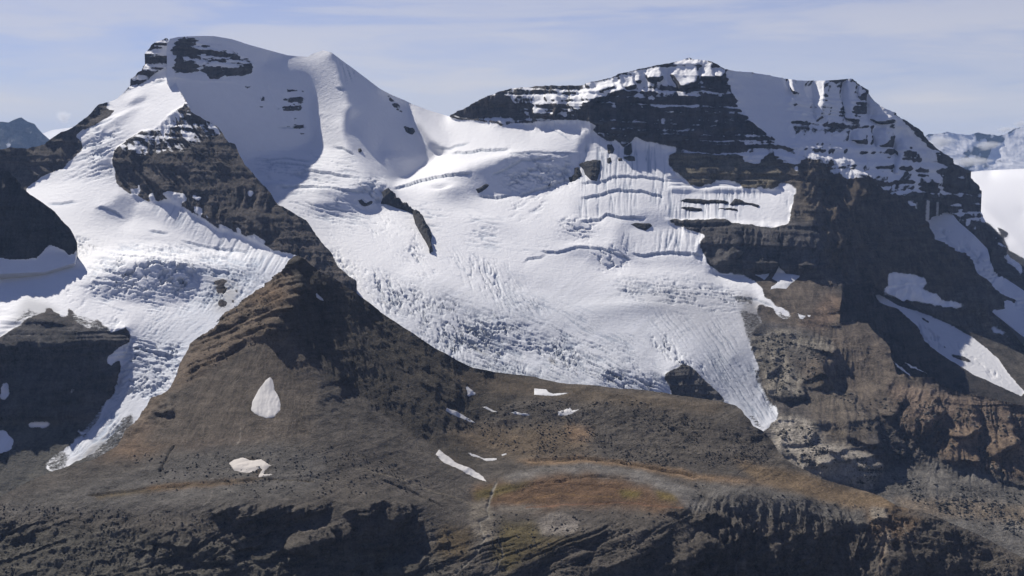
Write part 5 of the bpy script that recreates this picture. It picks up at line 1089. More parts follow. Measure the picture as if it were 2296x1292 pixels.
BANDS = [[(1412, 1262), (1440, 1240), (1480, 1210), (1508, 1184), (1506, 1200), (1480, 1230), (1450, 1258), (1420, 1285)], [(1290, 1262), (1310, 1240), (1330, 1215), (1352, 1184), (1352, 1200), (1335, 1225), (1320, 1250), (1298, 1275)],
         [(1172, 1296), (1200, 1270), (1245, 1240), (1243, 1252), (1215, 1280), (1190, 1310)], [(1425, 1205), (1450, 1190), (1455, 1200), (1430, 1218)], [(420, 1240), (450, 1232), (505, 1238), (500, 1252), (455, 1250), (430, 1252)], [(330, 1240), (400, 1236), (405, 1258), (390, 1260), (375, 1262)],
         [(0, 1175), (30, 1172), (50, 1180), (30, 1195), (0, 1205)], [(570, 1190), (605, 1195), (600, 1220), (560, 1215)], [(2107, 1205), (2130, 1190), (2145, 1216), (2125, 1217)], [(2157, 1222), (2185, 1222), (2212, 1250), (2200, 1256), (2170, 1240)],
         [(1930, 1252), (1950, 1225), (1960, 1200), (1962, 1225), (1945, 1255)], [(1985, 1310), (1990, 1260), (2030, 1240), (2100, 1255), (2160, 1275), (2200, 1310), (2100, 1320)], [(1650, 925), (1680, 945), (1712, 975), (1750, 1018), (1735, 1010), (1690, 980)]]
regF = [
    ([(-200, 1000), (668, 560), (690, 700), (640, 760), (560, 1000), (300, 1100), (-200, 1200)], -42, 31, 8),
    ([(430, 690), (620, 560), (690, 600), (680, 690), (600, 740), (420, 860), (350, 900), (300, 960), (350, 800)], -50, 34, 6),
    ([(380, 880), (420, 850), (600, 745), (650, 760), (720, 850), (700, 980), (500, 1000), (300, 1010)], -28, 29, 8),
    (RFLANK, 54, 46, 5),
    ([(668, 576), (700, 600), (770, 690), (830, 740), (810, 750), (740, 700), (690, 660), (672, 615)], 55, 48, 3), ([(640, 690), (700, 720), (720, 800), (700, 800), (650, 758), (622, 742), (632, 720)], 50, 46, 4),
    ([(730, 660), (800, 700), (860, 760), (830, 790), (770, 730)], 62, 46, 6), ([(650, 762), (700, 795), (722, 830), (700, 815), (655, 775)], 50, 52, 3), ([(690, 790), (740, 820), (800, 860), (790, 885), (765, 868), (730, 848)], 50, 46, 4),
    ([(850, 870), (900, 900), (960, 950), (985, 1000), (960, 990), (900, 950), (840, 905)], 52, 54, 4),
    ([(820, 620), (1184, 844), (1100, 870), (1000, 840), (900, 760)], 20, 30, 8),
    ([(300, 1000), (700, 985), (900, 1000), (1090, 1085), (1000, 1110), (700, 1080), (300, 1080), (0, 1120)], -10, 16, 8),
    ([(590, 985), (640, 1000), (690, 1030), (680, 1045), (620, 1020)], 35, 28, 6),
    ([(1100, 835), (1447, 872), (1650, 908), (1640, 940), (1300, 900), (1100, 880)], -5, 11, 6),
    ([(1030, 900), (1200, 905), (1250, 930), (1200, 960), (1100, 970)], 5, 30, 6), ([(1180, 905), (1300, 895), (1450, 905), (1600, 940), (1680, 990), (1600, 1010), (1400, 1000), (1250, 960)], 8, 26, 8),
    ([(1000, 960), (1250, 960), (1600, 1010), (1750, 1030), (1900, 1100), (1500, 1060), (1300, 1030), (1150, 1050)], 0, 17, 8),
    ([(1080, 1090), (1200, 1050), (1350, 1040), (1500, 1060), (1900, 1110), (2050, 1150), (1600, 1140), (1400, 1080), (1200, 1090)], -8, 9, 5),
    ([(1060, 1100), (1200, 1075), (1300, 1065), (1400, 1075), (1530, 1120), (1540, 1142), (1300, 1140), (1150, 1140)], -12, 18, 5),
    ([(1150, 1150), (1220, 1150), (1300, 1160), (1300, 1200), (1210, 1210), (1180, 1190)], -10, 24, 5),
    ([(-200, 1130), (300, 1130), (1000, 1130), (1080, 1200), (1080, 1400), (-200, 1400)], -6, 24, 8),
    ([(1080, 1200), (1300, 1210), (1480, 1180), (1440, 1400), (1080, 1400)], -8, 26, 8),
    ([(1600, 1110), (1800, 1120), (1950, 1180), (2000, 1400), (1860, 1400), (1800, 1230), (1700, 1180), (1580, 1150)], 0, 30, 6),
    ([(1950, 1130), (2100, 1160), (2296, 1260), (2500, 1350), (2500, 1400), (1950, 1400)], 0, 26, 6),
    (K1, 30, 58, 3), (K2, 34, 58, 3), (K3, 36, 60, 4), ([(650, 1170), (740, 1150), (780, 1180), (740, 1190), (650, 1215), (640, 1200)], -10, 30, 3),
    ([(1485, 1170), (1525, 1166), (1560, 1175), (1580, 1195), (1500, 1262), (1450, 1290), (1440, 1280), (1500, 1220)], -10, 40, 3),
] + [(q, 38, 62, 2.5) for q in BANDS]
ancF = [(668, 578, 3120), (1100, 1080, 2740), (1300, 895, 3300), (1447, 880, 3350), (600, 1060, 2560), (120, 1062, 2950), (350, 892, 3080), (0, 1290, 1900), (1300, 1125, 2520), (1700, 1000, 2950), (2000, 1136, 2450), (2296, 1256, 2100), (1148, 1292, 1980), (985, 1005, 2840), (500, 712, 3130), (1060, 828, 3250)]
F = Layer('near', outF, (0, 8), regF, ancF, seed=51, soft=5)
F.crack = zeros()
F.P[..., 2] += F.near * (field(PX, PY, 90, 75, 4, 0.5, 2.2) * 3.0)
for ln, h in [([(1180, 1035), (1250, 1030), (1310, 1028), (1370, 1033), (1460, 1050), (1560, 1070)], 3), ([(490, 1085), (560, 1078), (700, 1068), (760, 1085)], 1.5), ([(210, 1112), (330, 1095), (480, 1080), (520, 1074)], 2), ([(850, 1075), (920, 1100), (1000, 1140)], 2.5),
              ([(560, 745), (600, 735), (640, 728)], 6), ([(420, 840), (470, 815), (520, 790), (560, 760)], 6), ([(1080, 1110), (1200, 1085), (1330, 1068), (1450, 1080)], 2.5)]:
    line_step(F, ln, h, seed=int(ln[0][0]), w=4)
for q, a, b in [([(440, 1225), (500, 1222), (530, 1235), (520, 1262), (460, 1262), (430, 1250)], 14, 12), ([(510, 1180), (560, 1165), (600, 1185), (590, 1225), (540, 1235), (505, 1210)], 14, 12), ([(640, 1205), (700, 1190), (760, 1180), (740, 1215), (660, 1235)], 10, 14), ([(560, 1225), (620, 1195), (640, 1230), (600, 1260), (560, 1255)], 16, 8),
                ([(900, 1185), (925, 1165), (945, 1170), (930, 1200), (900, 1240), (890, 1230)], 18, 4), ([(860, 1240), (930, 1225), (960, 1250), (930, 1290), (860, 1290)], 14, 10), ([(950, 1225), (1000, 1200), (1010, 1215), (960, 1245)], 10, 8), ([(320, 1170), (400, 1160), (440, 1200), (420, 1230), (340, 1220)], 10, 10), ([(100, 1130), (260, 1120), (300, 1150), (120, 1180)], 3, 3),
                ([(280, 1215), (340, 1205), (345, 1235), (290, 1235)], 6, 8), ([(0, 1190), (60, 1180), (80, 1200), (0, 1230)], 6, 6), ([(1640, 1270), (1668, 1255), (1672, 1285), (1650, 1295)], 14, 4), ([(1780, 1250), (1800, 1235), (1815, 1270), (1790, 1290)], 12, 4), ([(1940, 1145), (1985, 1140), (1988, 1168), (1955, 1172)], 8, 6),
                ([(560, 665), (600, 648), (640, 650), (660, 690), (620, 700), (565, 700)], 12, 8), ([(655, 590), (670, 582), (682, 640), (678, 660), (650, 640)], 14, 4), ([(500, 705), (540, 690), (560, 705), (540, 730), (500, 735)], 10, 8), ([(335, 890), (385, 895), (390, 925), (345, 930)], 10, 8),
                ([(560, 740), (620, 730), (650, 700), (655, 740), (630, 765), (570, 758)], 6, 6), ([(725, 840), (760, 850), (770, 900), (735, 880)], 8, 4), ([(930, 820), (980, 850), (985, 880), (940, 860)], 5, 4)]:
    facet(F, q, a * 0.8, b * 0.8, 2.5, 4)
ribF = zeros(1.0); stF = zeros(1.0); rgF = zeros(3.2)
paint(rgF, [(1180, 905), (1450, 900), (1700, 980), (1750, 1030), (1500, 1040), (1250, 980)], 8, 12); paint(rgF, [(1030, 900), (1200, 905), (1240, 1000), (1100, 1000)], 7, 10)
paint(rgF, [(380, 880), (600, 760), (720, 900), (600, 990), (300, 1010)], 1.3, 10); paint(rgF, [(1150, 1040), (1500, 1060), (1900, 1110), (1600, 1130), (1100, 1140)], 2.2, 8)
paint(rgF, [(430, 740), (500, 700), (600, 640), (665, 575), (690, 660), (640, 740), (560, 760), (420, 860)], 9, 6); paint(ribF, [(430, 740), (500, 700), (600, 640), (665, 575), (690, 660), (640, 740), (560, 760), (420, 860)], 8, 6); paint(stF, [(430, 740), (500, 700), (600, 640), (665, 575), (690, 660), (640, 740), (560, 760), (420, 860)], 5, 6)
paint(rgF, [(260, 1000), (300, 940), (345, 880), (395, 880), (390, 925), (340, 950)], 10, 4); paint(ribF, [(260, 1000), (300, 940), (345, 880), (395, 880), (390, 925), (340, 950)], 12, 4)
paint(rgF, RFLANK, 3.0, 8); paint(ribF, RFLANK, 5, 8); paint(stF, RFLANK, 0.3, 8); paint(stF, [(380, 880), (600, 760), (720, 900), (600, 990), (300, 1010)], 0.2, 8)
for q in (K1, K2, K3): paint(ribF, q, 14, 5); paint(stF, q, 5, 5); paint(rgF, q, 12, 5)
paint(stF, [(-200, 1160), (350, 1180), (700, 1180), (1000, 1200), (1080, 1300), (1080, 1400), (-200, 1400)], 3, 12); paint(rgF, [(-200, 1160), (350, 1180), (700, 1180), (1000, 1200), (1080, 1300), (1080, 1400), (-200, 1400)], 10, 12)
paint(stF, [(1060, 1180), (1200, 1220), (1350, 1180), (1500, 1170), (1460, 1400), (1000, 1400)], 5.5, 8); paint(rgF, [(1060, 1180), (1200, 1220), (1350, 1180), (1500, 1170), (1460, 1400), (1000, 1400)], 9, 8)
paint(ribF, [(1600, 1130), (1800, 1130), (1980, 1180), (2000, 1400), (1860, 1400), (1750, 1210)], 13, 8); paint(rgF, [(1600, 1130), (1800, 1130), (1980, 1180), (2000, 1400), (1860, 1400), (1750, 1210)], 8, 8)
paint(rgF, [(1950, 1150), (2100, 1165), (2296, 1260), (2500, 1350), (2500, 1400), (1950, 1400)], 12, 8); paint(ribF, [(1950, 1150), (2100, 1165), (2296, 1260), (2500, 1350), (2500, 1400), (1950, 1400)], 9, 8)
displace(F, ribF, stF, rgF, seed=120, ribwl=46, bedwl=15, rugwl=75, dip=(-0.35, 0.15))
rills(F, [(300, 1010), (420, 850), (600, 740), (680, 700), (720, 900), (700, 990), (500, 1010)], 650, 520, 1.1, 11, 5)
rills(F, [(640, 700), (690, 640), (1021, 815), (1090, 1050), (985, 1000), (800, 900), (700, 800)], 640, 470, 2.6, 13, 6)
rills(F, [(1560, 1120), (1900, 1150), (2000, 1400), (1500, 1400)], 1750, 700, 5.0, 12, 7)
rills(F, [(0, 1150), (450, 1150), (460, 1300), (-100, 1400)], 500, 600, 3.0, 12, 8)
F.Nb = np.stack([blur(F.normals()[..., i], 2) for i in range(3)], -1)
tF = colmap((0.062, 0.057, 0.052))
BRN = (0.094, 0.076, 0.060); RED = (0.105, 0.066, 0.045); GRY = (0.072, 0.070, 0.068); GRN = (0.065, 0.055, 0.028)
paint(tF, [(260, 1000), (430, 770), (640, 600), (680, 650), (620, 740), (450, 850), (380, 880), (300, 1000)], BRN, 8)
paint(tF, [(560, 640), (640, 640), (640, 690), (560, 680)], (0.095, 0.070, 0.050), 8)
paint(tF, [(200, 1035), (270, 1005), (330, 960), (400, 930), (480, 940), (400, 990), (300, 1030)], (0.115, 0.083, 0.058), 10, 10)
paint(tF, [(380, 960), (520, 920), (620, 960), (600, 990), (440, 1020)], (0.085, 0.062, 0.052), 14, 10)
paint(tF, [(300, 1060), (450, 1000), (620, 985), (760, 1030), (700, 1110), (500, 1140), (0, 1160), (0, 1130)], GRY, 14, 10)
paint(tF, RFLANK, (0.050, 0.045, 0.038), 8)  # shaded right flank painted darker than the lit left one
paint(tF, [(300, 1000), (420, 870), (600, 755), (650, 765), (715, 830), (700, 980), (500, 1000)], (0.078, 0.068, 0.058), 12, 8)  # left flank painted lighter, its sunlit look put into the colour
paint(tF, [(1000, 830), (1300, 865), (1640, 905), (1600, 930), (1200, 890), (1040, 870)], (0.072, 0.060, 0.046), 8)
paint(tF, [(1000, 960), (1280, 960), (1330, 1010), (1200, 1035), (1060, 1010)], (0.090, 0.072, 0.052), 12, 10); paint(tF, [(1270, 955), (1330, 960), (1320, 990), (1270, 985)], (0.14, 0.10, 0.068), 8, 8)
paint(tF, [(1150, 1035), (1310, 1025), (1400, 1035), (1560, 1065), (1800, 1085), (1990, 1125), (2040, 1150), (1900, 1130), (1560, 1080), (1380, 1045), (1200, 1045)], (0.13, 0.092, 0.058), 4, 4)
paint(tF, [(1130, 1070), (1200, 1050), (1320, 1042), (1420, 1055), (1560, 1100), (1600, 1140), (1545, 1145), (1500, 1105), (1400, 1075), (1300, 1065), (1190, 1080), (1130, 1095)], (0.112, 0.110, 0.108), 4, 5)
paint(tF, [(1060, 1100), (1150, 1082), (1260, 1067), (1330, 1066), (1420, 1080), (1500, 1110), (1540, 1140), (1400, 1142), (1300, 1140), (1220, 1150), (1120, 1135), (1070, 1130)], (0.094, 0.060, 0.036), 9, 26)
paint(tF, [(1060, 1105), (1150, 1085), (1200, 1080), (1130, 1110), (1070, 1128)], (0.070, 0.058, 0.022), 5, 6); paint(tF, [(1390, 1100), (1440, 1105), (1430, 1120), (1395, 1118)], (0.095, 0.078, 0.025), 4, 4); paint(tF, [(1470, 1100), (1510, 1110), (1520, 1125), (1480, 1120)], (0.09, 0.07, 0.025), 4, 4)
paint(tF, [(1560, 1085), (1700, 1085), (1900, 1110), (2000, 1180), (1900, 1180), (1700, 1160), (1600, 1140)], (0.085, 0.083, 0.08), 8, 6)
paint(tF, [(1640, 1030), (1800, 1065), (2000, 1125), (2060, 1150), (1900, 1140), (1700, 1080)], (0.125, 0.095, 0.062), 6, 5)
paint(tF, [(1115, 1135), (1170, 1132), (1225, 1140), (1200, 1150), (1120, 1150)], (0.12, 0.11, 0.098), 4, 5)
paint(tF, [(1210, 1170), (1240, 1152), (1290, 1160), (1300, 1175), (1285, 1200), (1240, 1205), (1210, 1200)], (0.15, 0.14, 0.13), 3, 5)
paint(tF, [(1130, 1170), (1200, 1170), (1220, 1210), (1280, 1210), (1200, 1245), (1130, 1292), (1100, 1250)], GRN, 8, 8); paint(tF, [(990, 1180), (1060, 1190), (1050, 1250), (960, 1280)], (0.066, 0.052, 0.032), 8, 8)
paint(tF, [(1060, 1130), (1090, 1120), (1112, 1150), (1112, 1200), (1090, 1230), (1060, 1200), (1050, 1160)], (0.12, 0.11, 0.095), 4, 8)
paint(tF, [(-200, 1160), (350, 1200), (1000, 1250), (1000, 1400), (-200, 1400)], (0.060, 0.058, 0.052), 14, 8)
paint(tF, [(340, 1090), (480, 1080), (580, 1076), (580, 1080), (480, 1090), (300, 1105)], (0.10, 0.065, 0.035), 4, 4); paint(tF, [(210, 1112), (330, 1098), (340, 1104), (220, 1120)], (0.075, 0.058, 0.032), 4, 4)
paint(tF, [(1940, 1140), (2070, 1170), (2000, 1230), (1950, 1200)], (0.085, 0.063, 0.045), 8, 8); paint(tF, [(1950, 1140), (1985, 1142), (1985, 1170), (1955, 1170)], (0.16, 0.145, 0.125), 3, 4); paint(tF, [(1975, 1190), (2000, 1195), (1990, 1260), (1970, 1230)], (0.13, 0.115, 0.10), 4, 8)
paint(tF, [(1160, 1230), (1240, 1215), (1330, 1200), (1200, 1260)], (0.06, 0.05, 0.03), 8, 8)
scr = radial(650, 510, 8, 14, 87)
m_ = blur(inside(PX, PY, [(260, 1010), (430, 780), (640, 600), (700, 620), (1030, 830), (1090, 1060), (985, 1010), (700, 1000)]).astype(np.float32), 6)
tF *= (1 + 0.22 * scr * m_)[..., None]
for pts, w, c_, dp in [([(1112, 1085), (1100, 1120), (1092, 1140), (1100, 1158), (1076, 1172), (1078, 1190), (1086, 1210), (1072, 1240), (1050, 1262), (1020, 1292)], 2.6, (0.15, 0.145, 0.135), 2.5), ([(1112, 1200), (1124, 1225), (1128, 1255), (1115, 1280)], 1.6, (0.12, 0.115, 0.105), 2),
                       ([(390, 1000), (378, 1015), (366, 1040), (359, 1057)], 1.8, (0.03, 0.028, 0.026), 5), ([(200, 1112), (330, 1100), (480, 1084), (600, 1076), (700, 1082)], 1.8, (0.05, 0.042, 0.03), 1.5), ([(1100, 1150), (1060, 1130), (1000, 1110), (900, 1075), (800, 1050)], 2.0, (0.11, 0.10, 0.085), 0.8),
                       ([(540, 960), (536, 985), (530, 1000)], 1.5, (0.13, 0.12, 0.11), .5), ([(475, 1100), (470, 1120), (455, 1135)], 1.5, (0.12, 0.115, 0.11), .5), ([(1240, 1036), (1320, 1029), (1400, 1040), (1480, 1058), (1560, 1072)], 1.8, (0.05, 0.035, 0.022), 1.2),
                       ([(1130, 1110), (1200, 1092), (1300, 1085), (1400, 1098)], 1.8, (0.06, 0.036, 0.02), 1), ([(1160, 1125), (1260, 1108), (1380, 1118)], 1.6, (0.13, 0.085, 0.045), 0.5), ([(1180, 1140), (1300, 1132), (1420, 1130), (1530, 1140)], 1.6, (0.12, 0.07, 0.045), 0.5),
                       ([(1350, 1180), (1340, 1200), (1325, 1225)], 2, (0.10, 0.09, 0.08), 1), ([(1970, 1170), (1985, 1200), (1980, 1240), (1975, 1290)], 3.5, (0.14, 0.115, 0.09), 3), ([(2020, 1170), (2030, 1210), (2045, 1250)], 2.5, (0.11, 0.095, 0.08), 3)]:
    track(F, tF, pts, w, c_, dp)
for poly in ([(605, 843), (631, 905), (598, 939), (562, 920)], [(513, 1039), (560, 1027), (612, 1048), (580, 1073)], [(985, 1005), (976, 1019), (1034, 1057), (1094, 1083), (1060, 1050)], [(1197, 868), (1281, 877), (1240, 889), (1196, 889)]): paint(tF, poly, (0.055, 0.047, 0.038), 4, 4)
streakF = field(PX + WARPX * 14, PY * 3 + WARPY * 20, 26, 83, 5, 0.6, 2.5); tF *= np.array([1.84, 1.72, 1.52], np.float32) * (1 + 0.25 * streakF)[..., None]
clsF = np.zeros(PX.shape, np.int8)
clsF[wmask([(-200, 1000), (200, 1000), (300, 1000), (640, 985), (900, 985), (985, 1005), (1100, 1085), (1060, 1000), (1100, 900), (1184, 880), (1190, 800), (600, 500), (200, 800), (-200, 900)], 3)] = 1
clsF[wmask([(-200, 1150), (350, 1150), (560, 1128), (750, 1126), (900, 1126), (1000, 1190), (1130, 1250), (1290, 1205), (1480, 1144), (1620, 1140), (1800, 1130), (1960, 1160), (2096, 1157), (2600, 1400), (-200, 1500)], 3)] = 2
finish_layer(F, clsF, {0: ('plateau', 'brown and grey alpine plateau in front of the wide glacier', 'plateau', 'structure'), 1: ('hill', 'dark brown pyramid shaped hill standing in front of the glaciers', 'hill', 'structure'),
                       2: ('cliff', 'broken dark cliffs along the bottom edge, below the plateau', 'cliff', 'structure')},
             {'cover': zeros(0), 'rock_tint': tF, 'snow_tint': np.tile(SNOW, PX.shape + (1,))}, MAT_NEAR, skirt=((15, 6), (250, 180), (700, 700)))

MAT_SNOW = ground_material('old_snow', scale=2.2, snow_bump=0.5)
OLD = (0.60, 0.585, 0.56)
for poly, label, hh, tint in [
    ([(605, 843), (612, 850), (617, 872), (625, 885), (631, 905), (630, 920), (615, 937), (598, 939), (572, 930), (562, 920), (565, 900), (575, 882), (583, 868), (595, 852)], 'large teardrop shaped snow patch on the left flank of the brown pyramid', 2.2, (0.62, 0.59, 0.55)),
    ([(513, 1039), (526, 1031), (545, 1027), (560, 1032), (587, 1031), (600, 1040), (612, 1048), (605, 1050), (594, 1060), (594, 1065), (610, 1065), (611, 1070), (578, 1073), (581, 1066), (588, 1056), (584, 1053), (570, 1060), (560, 1064), (547, 1062), (526, 1057), (516, 1044)], 'hook shaped tan snow patch low below the brown pyramid', 1.5, (0.56, 0.51, 0.45)),
    ([(707, 661), (710, 657), (724, 670), (727, 676), (721, 676), (710, 668)], 'tiny snow sliver high on the shaded side of the brown pyramid', 1.0, OLD),
    ([(1043, 868), (1049, 868), (1067, 882), (1066, 886), (1051, 891), (1046, 888), (1047, 884)], 'small wedge of snow where the pyramid meets the plateau', 1.0, OLD),
    ([(1197, 871), (1226, 872), (1229, 877), (1237, 880), (1281, 879), (1276, 882), (1237, 887), (1196, 887), (1197, 878)], 'snow patch with a long pointed right end, nearest the glacier edge', 1.2, (0.66, 0.65, 0.63)),
    ([(1079, 913), (1091, 912), (1118, 926), (1105, 926), (1089, 919)], 'short slanting snow streak between the wedge and the long diagonal streak', 1.0, OLD),
    ([(1139, 928), (1158, 923), (1168, 927), (1188, 930), (1188, 933), (1158, 932)], 'flat thin snow streak in the middle of the plateau', 1.0, OLD),
    ([(1250, 926), (1279, 915), (1283, 923), (1297, 919), (1301, 919), (1283, 932), (1251, 934)], 'boxy snow patch with a thin tail, rightmost on the plateau', 1.2, OLD),
    ([(1000, 915), (1007, 917), (1034, 928), (1071, 952), (1055, 951), (1021, 936), (997, 921)], 'slanting snow streak above the long diagonal one, right of the pyramid', 1.2, OLD),
    ([(985, 1005), (976, 1019), (994, 1036), (1034, 1057), (1081, 1078), (1094, 1081), (1084, 1068), (1060, 1052), (1021, 1034)], 'longest diagonal snow streak, at the right foot of the brown pyramid', 1.6, (0.60, 0.575, 0.54)),
    ([(1047, 1014), (1055, 1014), (1086, 1026), (1115, 1027), (1115, 1034), (1092, 1034), (1060, 1023)], 'curved snow streak beside the longest diagonal streak', 1.2, OLD),
    ([(1122, 1020), (1136, 1018), (1137, 1021), (1126, 1025)], 'tiny snow fleck right of the curved snow streak', 0.8, OLD)]:
    drape(F, poly, 'snow_patch', label, 'snow patch', hh, MAT_SNOW, tint, amp=2.2, seed=int(poly[0][0]), group='old snow patches on the brown slopes')
for poly, label in [
    ([(1747, 590), (1750, 602), (1763, 615), (1795, 618), (1792, 624), (1776, 636), (1763, 651), (1742, 649), (1726, 652), (1729, 644), (1743, 634), (1729, 626), (1739, 613), (1744, 602)], 'star shaped snow patch at the foot of the dark cliff band'),
    ([(1691, 619), (1726, 614), (1724, 620), (1713, 631), (1703, 623)], 'small snow patch left of the star shaped one, under the cliff band'),
    ([(1787, 702), (1792, 707), (1805, 710), (1808, 708), (1806, 714), (1800, 719), (1792, 717)], 'little hooked snow patch right of the jagged glacier margin'),
    ([(1809, 707), (1819, 708), (1816, 715), (1811, 713)], 'snow fleck just right of the little hooked snow patch')]:
    drape(B, poly, 'snow_patch', label, 'snow patch', 3.0, MAT, (0.64, 0.64, 0.64), amp=1.4, seed=int(poly[0][0]), group='snow patches under the right cliffs')
ROCKT = (0.062, 0.058, 0.054)
for poly, label, hh, rg_ in [
    ([(855, 431), (868, 431), (884, 442), (892, 452), (913, 465), (942, 484), (950, 497), (963, 518), (968, 531), (966, 544), (971, 563), (963, 569), (962, 557), (947, 531), (932, 507), (924, 481), (903, 473), (868, 461), (853, 456), (859, 444)], 'long dark rock rib curving down through the middle of the glacier', 34, 16),
    ([(801, 448), (811, 447), (818, 454), (832, 451), (836, 453), (829, 459), (820, 461), (810, 459)], 'small dark rock under the ice cliff left of the long rib', 8, 6),
    ([(803, 334), (809, 333), (812, 339), (808, 343), (803, 341)], 'single dark rock on the shaded foot of the snow cone', 12, 5),
    ([(915, 288), (925, 287), (931, 295), (926, 302), (917, 300), (914, 294)], 'single dark rock high on the right side of the snow cone', 14, 6),
    ([(1066, 426), (1078, 420), (1089, 413), (1097, 415), (1089, 424), (1080, 432), (1072, 435)], 'ragged rock in the blue ice cliff left of the wrinkled icefall', 8, 6),
    ([(1274, 399), (1287, 392), (1287, 378), (1297, 376), (1305, 394), (1296, 402), (1289, 407), (1276, 409)], 'lower left of two rocks above the fluted snow slope', 14, 8),
    ([(1297, 371), (1316, 363), (1347, 360), (1345, 384), (1339, 407), (1326, 407), (1311, 392), (1308, 380)], 'blocky rock at the top left of the fluted snow slope', 16, 8),
    ([(1361, 325), (1372, 323), (1378, 335), (1374, 345), (1364, 345)], 'small rock poking from the snow under the dark face', 10, 6),
    ([(1361, 356), (1368, 354), (1372, 364), (1366, 369), (1361, 366)], 'little rock lowest in the fluted snow slope', 10, 5),
    ([(1400, 330), (1416, 320), (1418, 340), (1412, 350), (1399, 347)], 'tall rock just below the tip of the dark face', 12, 6),
    ([(1397, 352), (1410, 350), (1423, 352), (1424, 361), (1410, 363), (1400, 358)], 'wide rock under the tall rock in the fluted snow', 10, 6),
    ([(1385, 356), (1394, 355), (1396, 362), (1386, 363)], 'tiny rock between the two columns of rocks in the fluted snow', 8, 4),
    ([(1524, 449), (1537, 444), (1584, 447), (1610, 446), (1634, 451), (1632, 457), (1605, 457), (1563, 456), (1535, 453)], 'longest thin rock band crossing the right snowfield', 10, 5),
    ([(1524, 464), (1545, 463), (1574, 468), (1574, 473), (1550, 473), (1535, 468)], 'short rock band lowest at the left of the right snowfield', 9, 5),
    ([(1634, 460), (1640, 452), (1647, 444), (1660, 446), (1671, 452), (1690, 455), (1703, 460), (1700, 465), (1684, 460), (1658, 459), (1645, 461)], 'humped rock band in the middle of the right snowfield', 10, 6),
    ([(1608, 466), (1630, 465), (1655, 469), (1653, 472), (1630, 471), (1612, 469)], 'thin rock sliver under the humped rock band', 6, 4),
    ([(1410, 502), (1426, 498), (1458, 501), (1462, 506), (1455, 512), (1447, 518), (1436, 514), (1426, 510)], 'dark oval rock cave below the hanging ice cliff', 8, 6)]:
    drape(B, poly, 'rock_outcrop', label, 'rock outcrop', hh, MAT, (0.7, 0.7, 0.7), amp=2.2, seed=int(poly[0][0]), cover=0.0, rocktint=ROCKT, rugged=rg_, soft=5.0, sink=3.0, rugwl=45, group='rocks standing out of the snow')

boulders(F, [([(1150, 900), (1450, 900), (1700, 990), (1750, 1040), (1500, 1050), (1200, 1030), (1000, 960)], .28), ([(0, 1130), (450, 1150), (1000, 1170), (1100, 1250), (1050, 1292), (0, 1292)], .26), ([(1560, 1085), (1980, 1140), (1980, 1200), (1800, 1240), (1560, 1150), (1500, 1290), (1100, 1290), (1100, 1150), (1540, 1150)], .22),
             ([(480, 720), (660, 590), (690, 680), (620, 750), (430, 850), (400, 880)], .08), ([(300, 1020), (800, 1000), (980, 1080), (900, 1120), (300, 1120)], .10), ([(1950, 1160), (2096, 1165), (2296, 1270), (2296, 1292), (1960, 1292)], .06)], 15000, 0.4, 2.5, (0.085, 0.08, 0.074), 'loose grey boulders and rubble strewn over the plateau and its cliffs', MAT_NEAR, seed=3)
boulders(B, [([(1690, 760), (1790, 750), (1860, 800), (1800, 900), (1740, 900)], .2), ([(1730, 950), (1800, 960), (1980, 1050), (1960, 1100), (1780, 1040)], .25), ([(1850, 880), (2290, 930), (2290, 1080), (1990, 1030)], .3), ([(1990, 1060), (2290, 1110), (2290, 1210), (2050, 1130)], .25)], 5000, 1.0, 6.0, (0.13, 0.12, 0.10), 'pale blocks and rubble below the tip of the wide glacier', MAT, seed=4)

# ================================================================== low ground under everything, out to the horizon
gx, gy = np.meshgrid(np.concatenate([np.linspace(-60000, -7000, 12), np.linspace(-6000, 6000, 49), np.linspace(7000, 60000, 12)]), np.concatenate([np.linspace(-6000, -500, 8), np.linspace(0, 12000, 49), np.linspace(14000, 90000, 16)]))
gp = np.stack([gx, gy, -1500 + 60 * field(gx, gy, 2500, 5, 4)], -1); gi = np.arange(gx.size).reshape(gx.shape)
q = np.stack([gi[:-1, :-1], gi[:-1, 1:], gi[1:, 1:], gi[1:, :-1]], -1).reshape(-1, 4)
gnd = make_mesh('ground', gp.reshape(-1, 3), q, {'cover': np.zeros(gx.size), 'rock_tint': np.tile(np.array((.07, .068, .06)), (gx.size, 1)), 'snow_tint': np.tile(SNOW, (gx.size, 1))}, MAT)
tag(gnd, 'low grey valley ground far below the mountains', 'ground', 'structure')

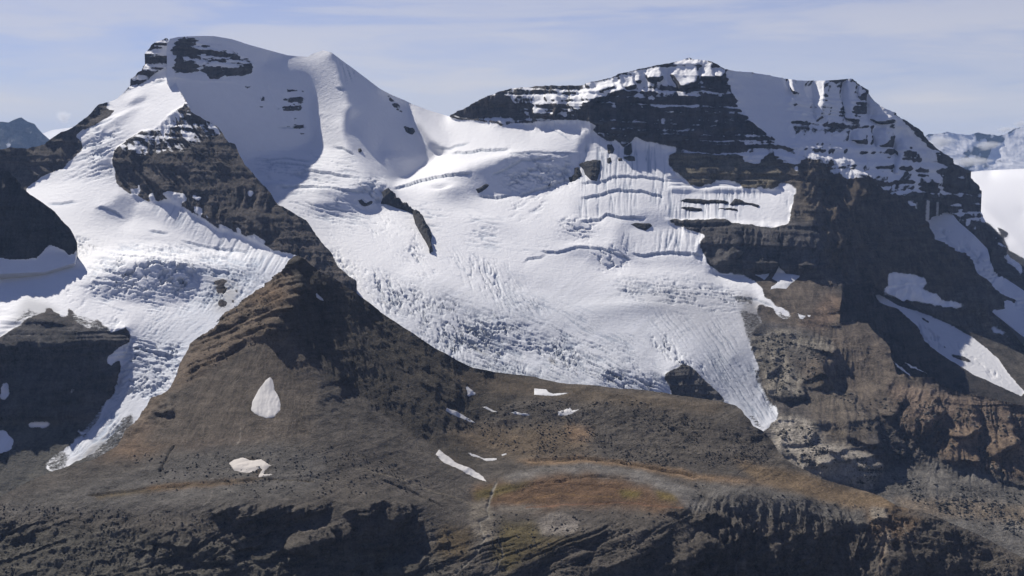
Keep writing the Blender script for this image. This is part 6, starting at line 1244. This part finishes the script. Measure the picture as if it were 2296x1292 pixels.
# ================================================================== small clouds hanging on the far right range
cm_ = bpy.data.materials.new('cloud_vapour'); cm_.use_nodes = True; ct = cm_.node_tree; ct.nodes.clear()
co_ = N(ct, 'ShaderNodeOutputMaterial'); cv_ = N(ct, 'ShaderNodeVolumePrincipled'); cv_.inputs['Color'].default_value = (1, 1, 1, 1); cv_.inputs['Anisotropy'].default_value = 0.3
ctc = N(ct, 'ShaderNodeTexCoord'); cg = N(ct, 'ShaderNodeTexGradient', gradient_type='SPHERICAL'); ct.links.new(ctc.outputs['Object'], cg.inputs[0])
cn = N(ct, 'ShaderNodeTexNoise', ins={'Scale': 2.2, 'Detail': 6.0, 'Roughness': 0.6}); ct.links.new(ctc.outputs['Object'], cn.inputs['Vector'])
cd = M(ct, 'MULTIPLY', M(ct, 'MAXIMUM', M(ct, 'SUBTRACT', M(ct, 'ADD', cg.outputs[1], M(ct, 'MULTIPLY', cn.outputs[0], 1.3)), 0.95), 0.0), 0.008)
ct.links.new(cd, cv_.inputs['Density']); ct.links.new(cv_.outputs[0], co_.inputs["Volume"])
cmesh = None
for (x, y, d, w, h, lab) in [(2175, 362, 21000, 62, 17, 'flat white cloud lying low in front of the far right mountains'), (2110, 318, 25000, 40, 22, 'wispy cloud wrapped round the left end of the far right mountains'),
                             (2215, 326, 24500, 34, 16, 'thin cloud on the middle of the far right mountains'), (2255, 290, 30000, 22, 9, 'small puff of cloud behind the highest far right summit'), (2290, 278, 30000, 16, 12, 'puff of cloud at the right edge above the far mountains'), (142, 262, 26000, 12, 22, 'faint upright wisp of cloud above the left rock ridge')]:
    r_ = ray(np.array(float(x)), np.array(float(y))) * d
    if cmesh is None:
        bm_ = __import__('bmesh').new(); __import__('bmesh').ops.create_icosphere(bm_, subdivisions=3, radius=1.0); cmesh = bpy.data.meshes.new('cloud'); bm_.to_mesh(cmesh); bm_.free(); cmesh.materials.append(cm_)
    o = bpy.data.objects.new('cloud', cmesh); col.objects.link(o); o.location = Vector(r_); o.scale = (w * d / FPX, 600, h * d / FPX)
    tag(o, lab, 'cloud', None, 'small clouds on the horizon')

# ================================================================== air
bpy.ops.mesh.primitive_cube_add(size=1)
hz = bpy.context.object; hz.name = 'haze'; hz.data.name = 'haze'
hz.scale = (90000, 62000, 2560); hz.location = (0, 24000, -1620 + 1280)
hm = bpy.data.materials.new('haze'); hm.use_nodes = True; ht = hm.node_tree; ht.nodes.clear()
ho = N(ht, 'ShaderNodeOutputMaterial'); hv = N(ht, 'ShaderNodeVolumePrincipled')
hv.inputs['Color'].default_value = (0.40, 0.60, 1.0, 1); hv.inputs['Density'].default_value = 1.05e-5; hv.inputs['Anisotropy'].default_value = 0.1
ht.links.new(hv.outputs[0], ho.inputs['Volume']); hz.data.materials.append(hm)
hz['kind'] = 'stuff'; hz['label'] = 'thin blue haze between the camera and the far mountains'
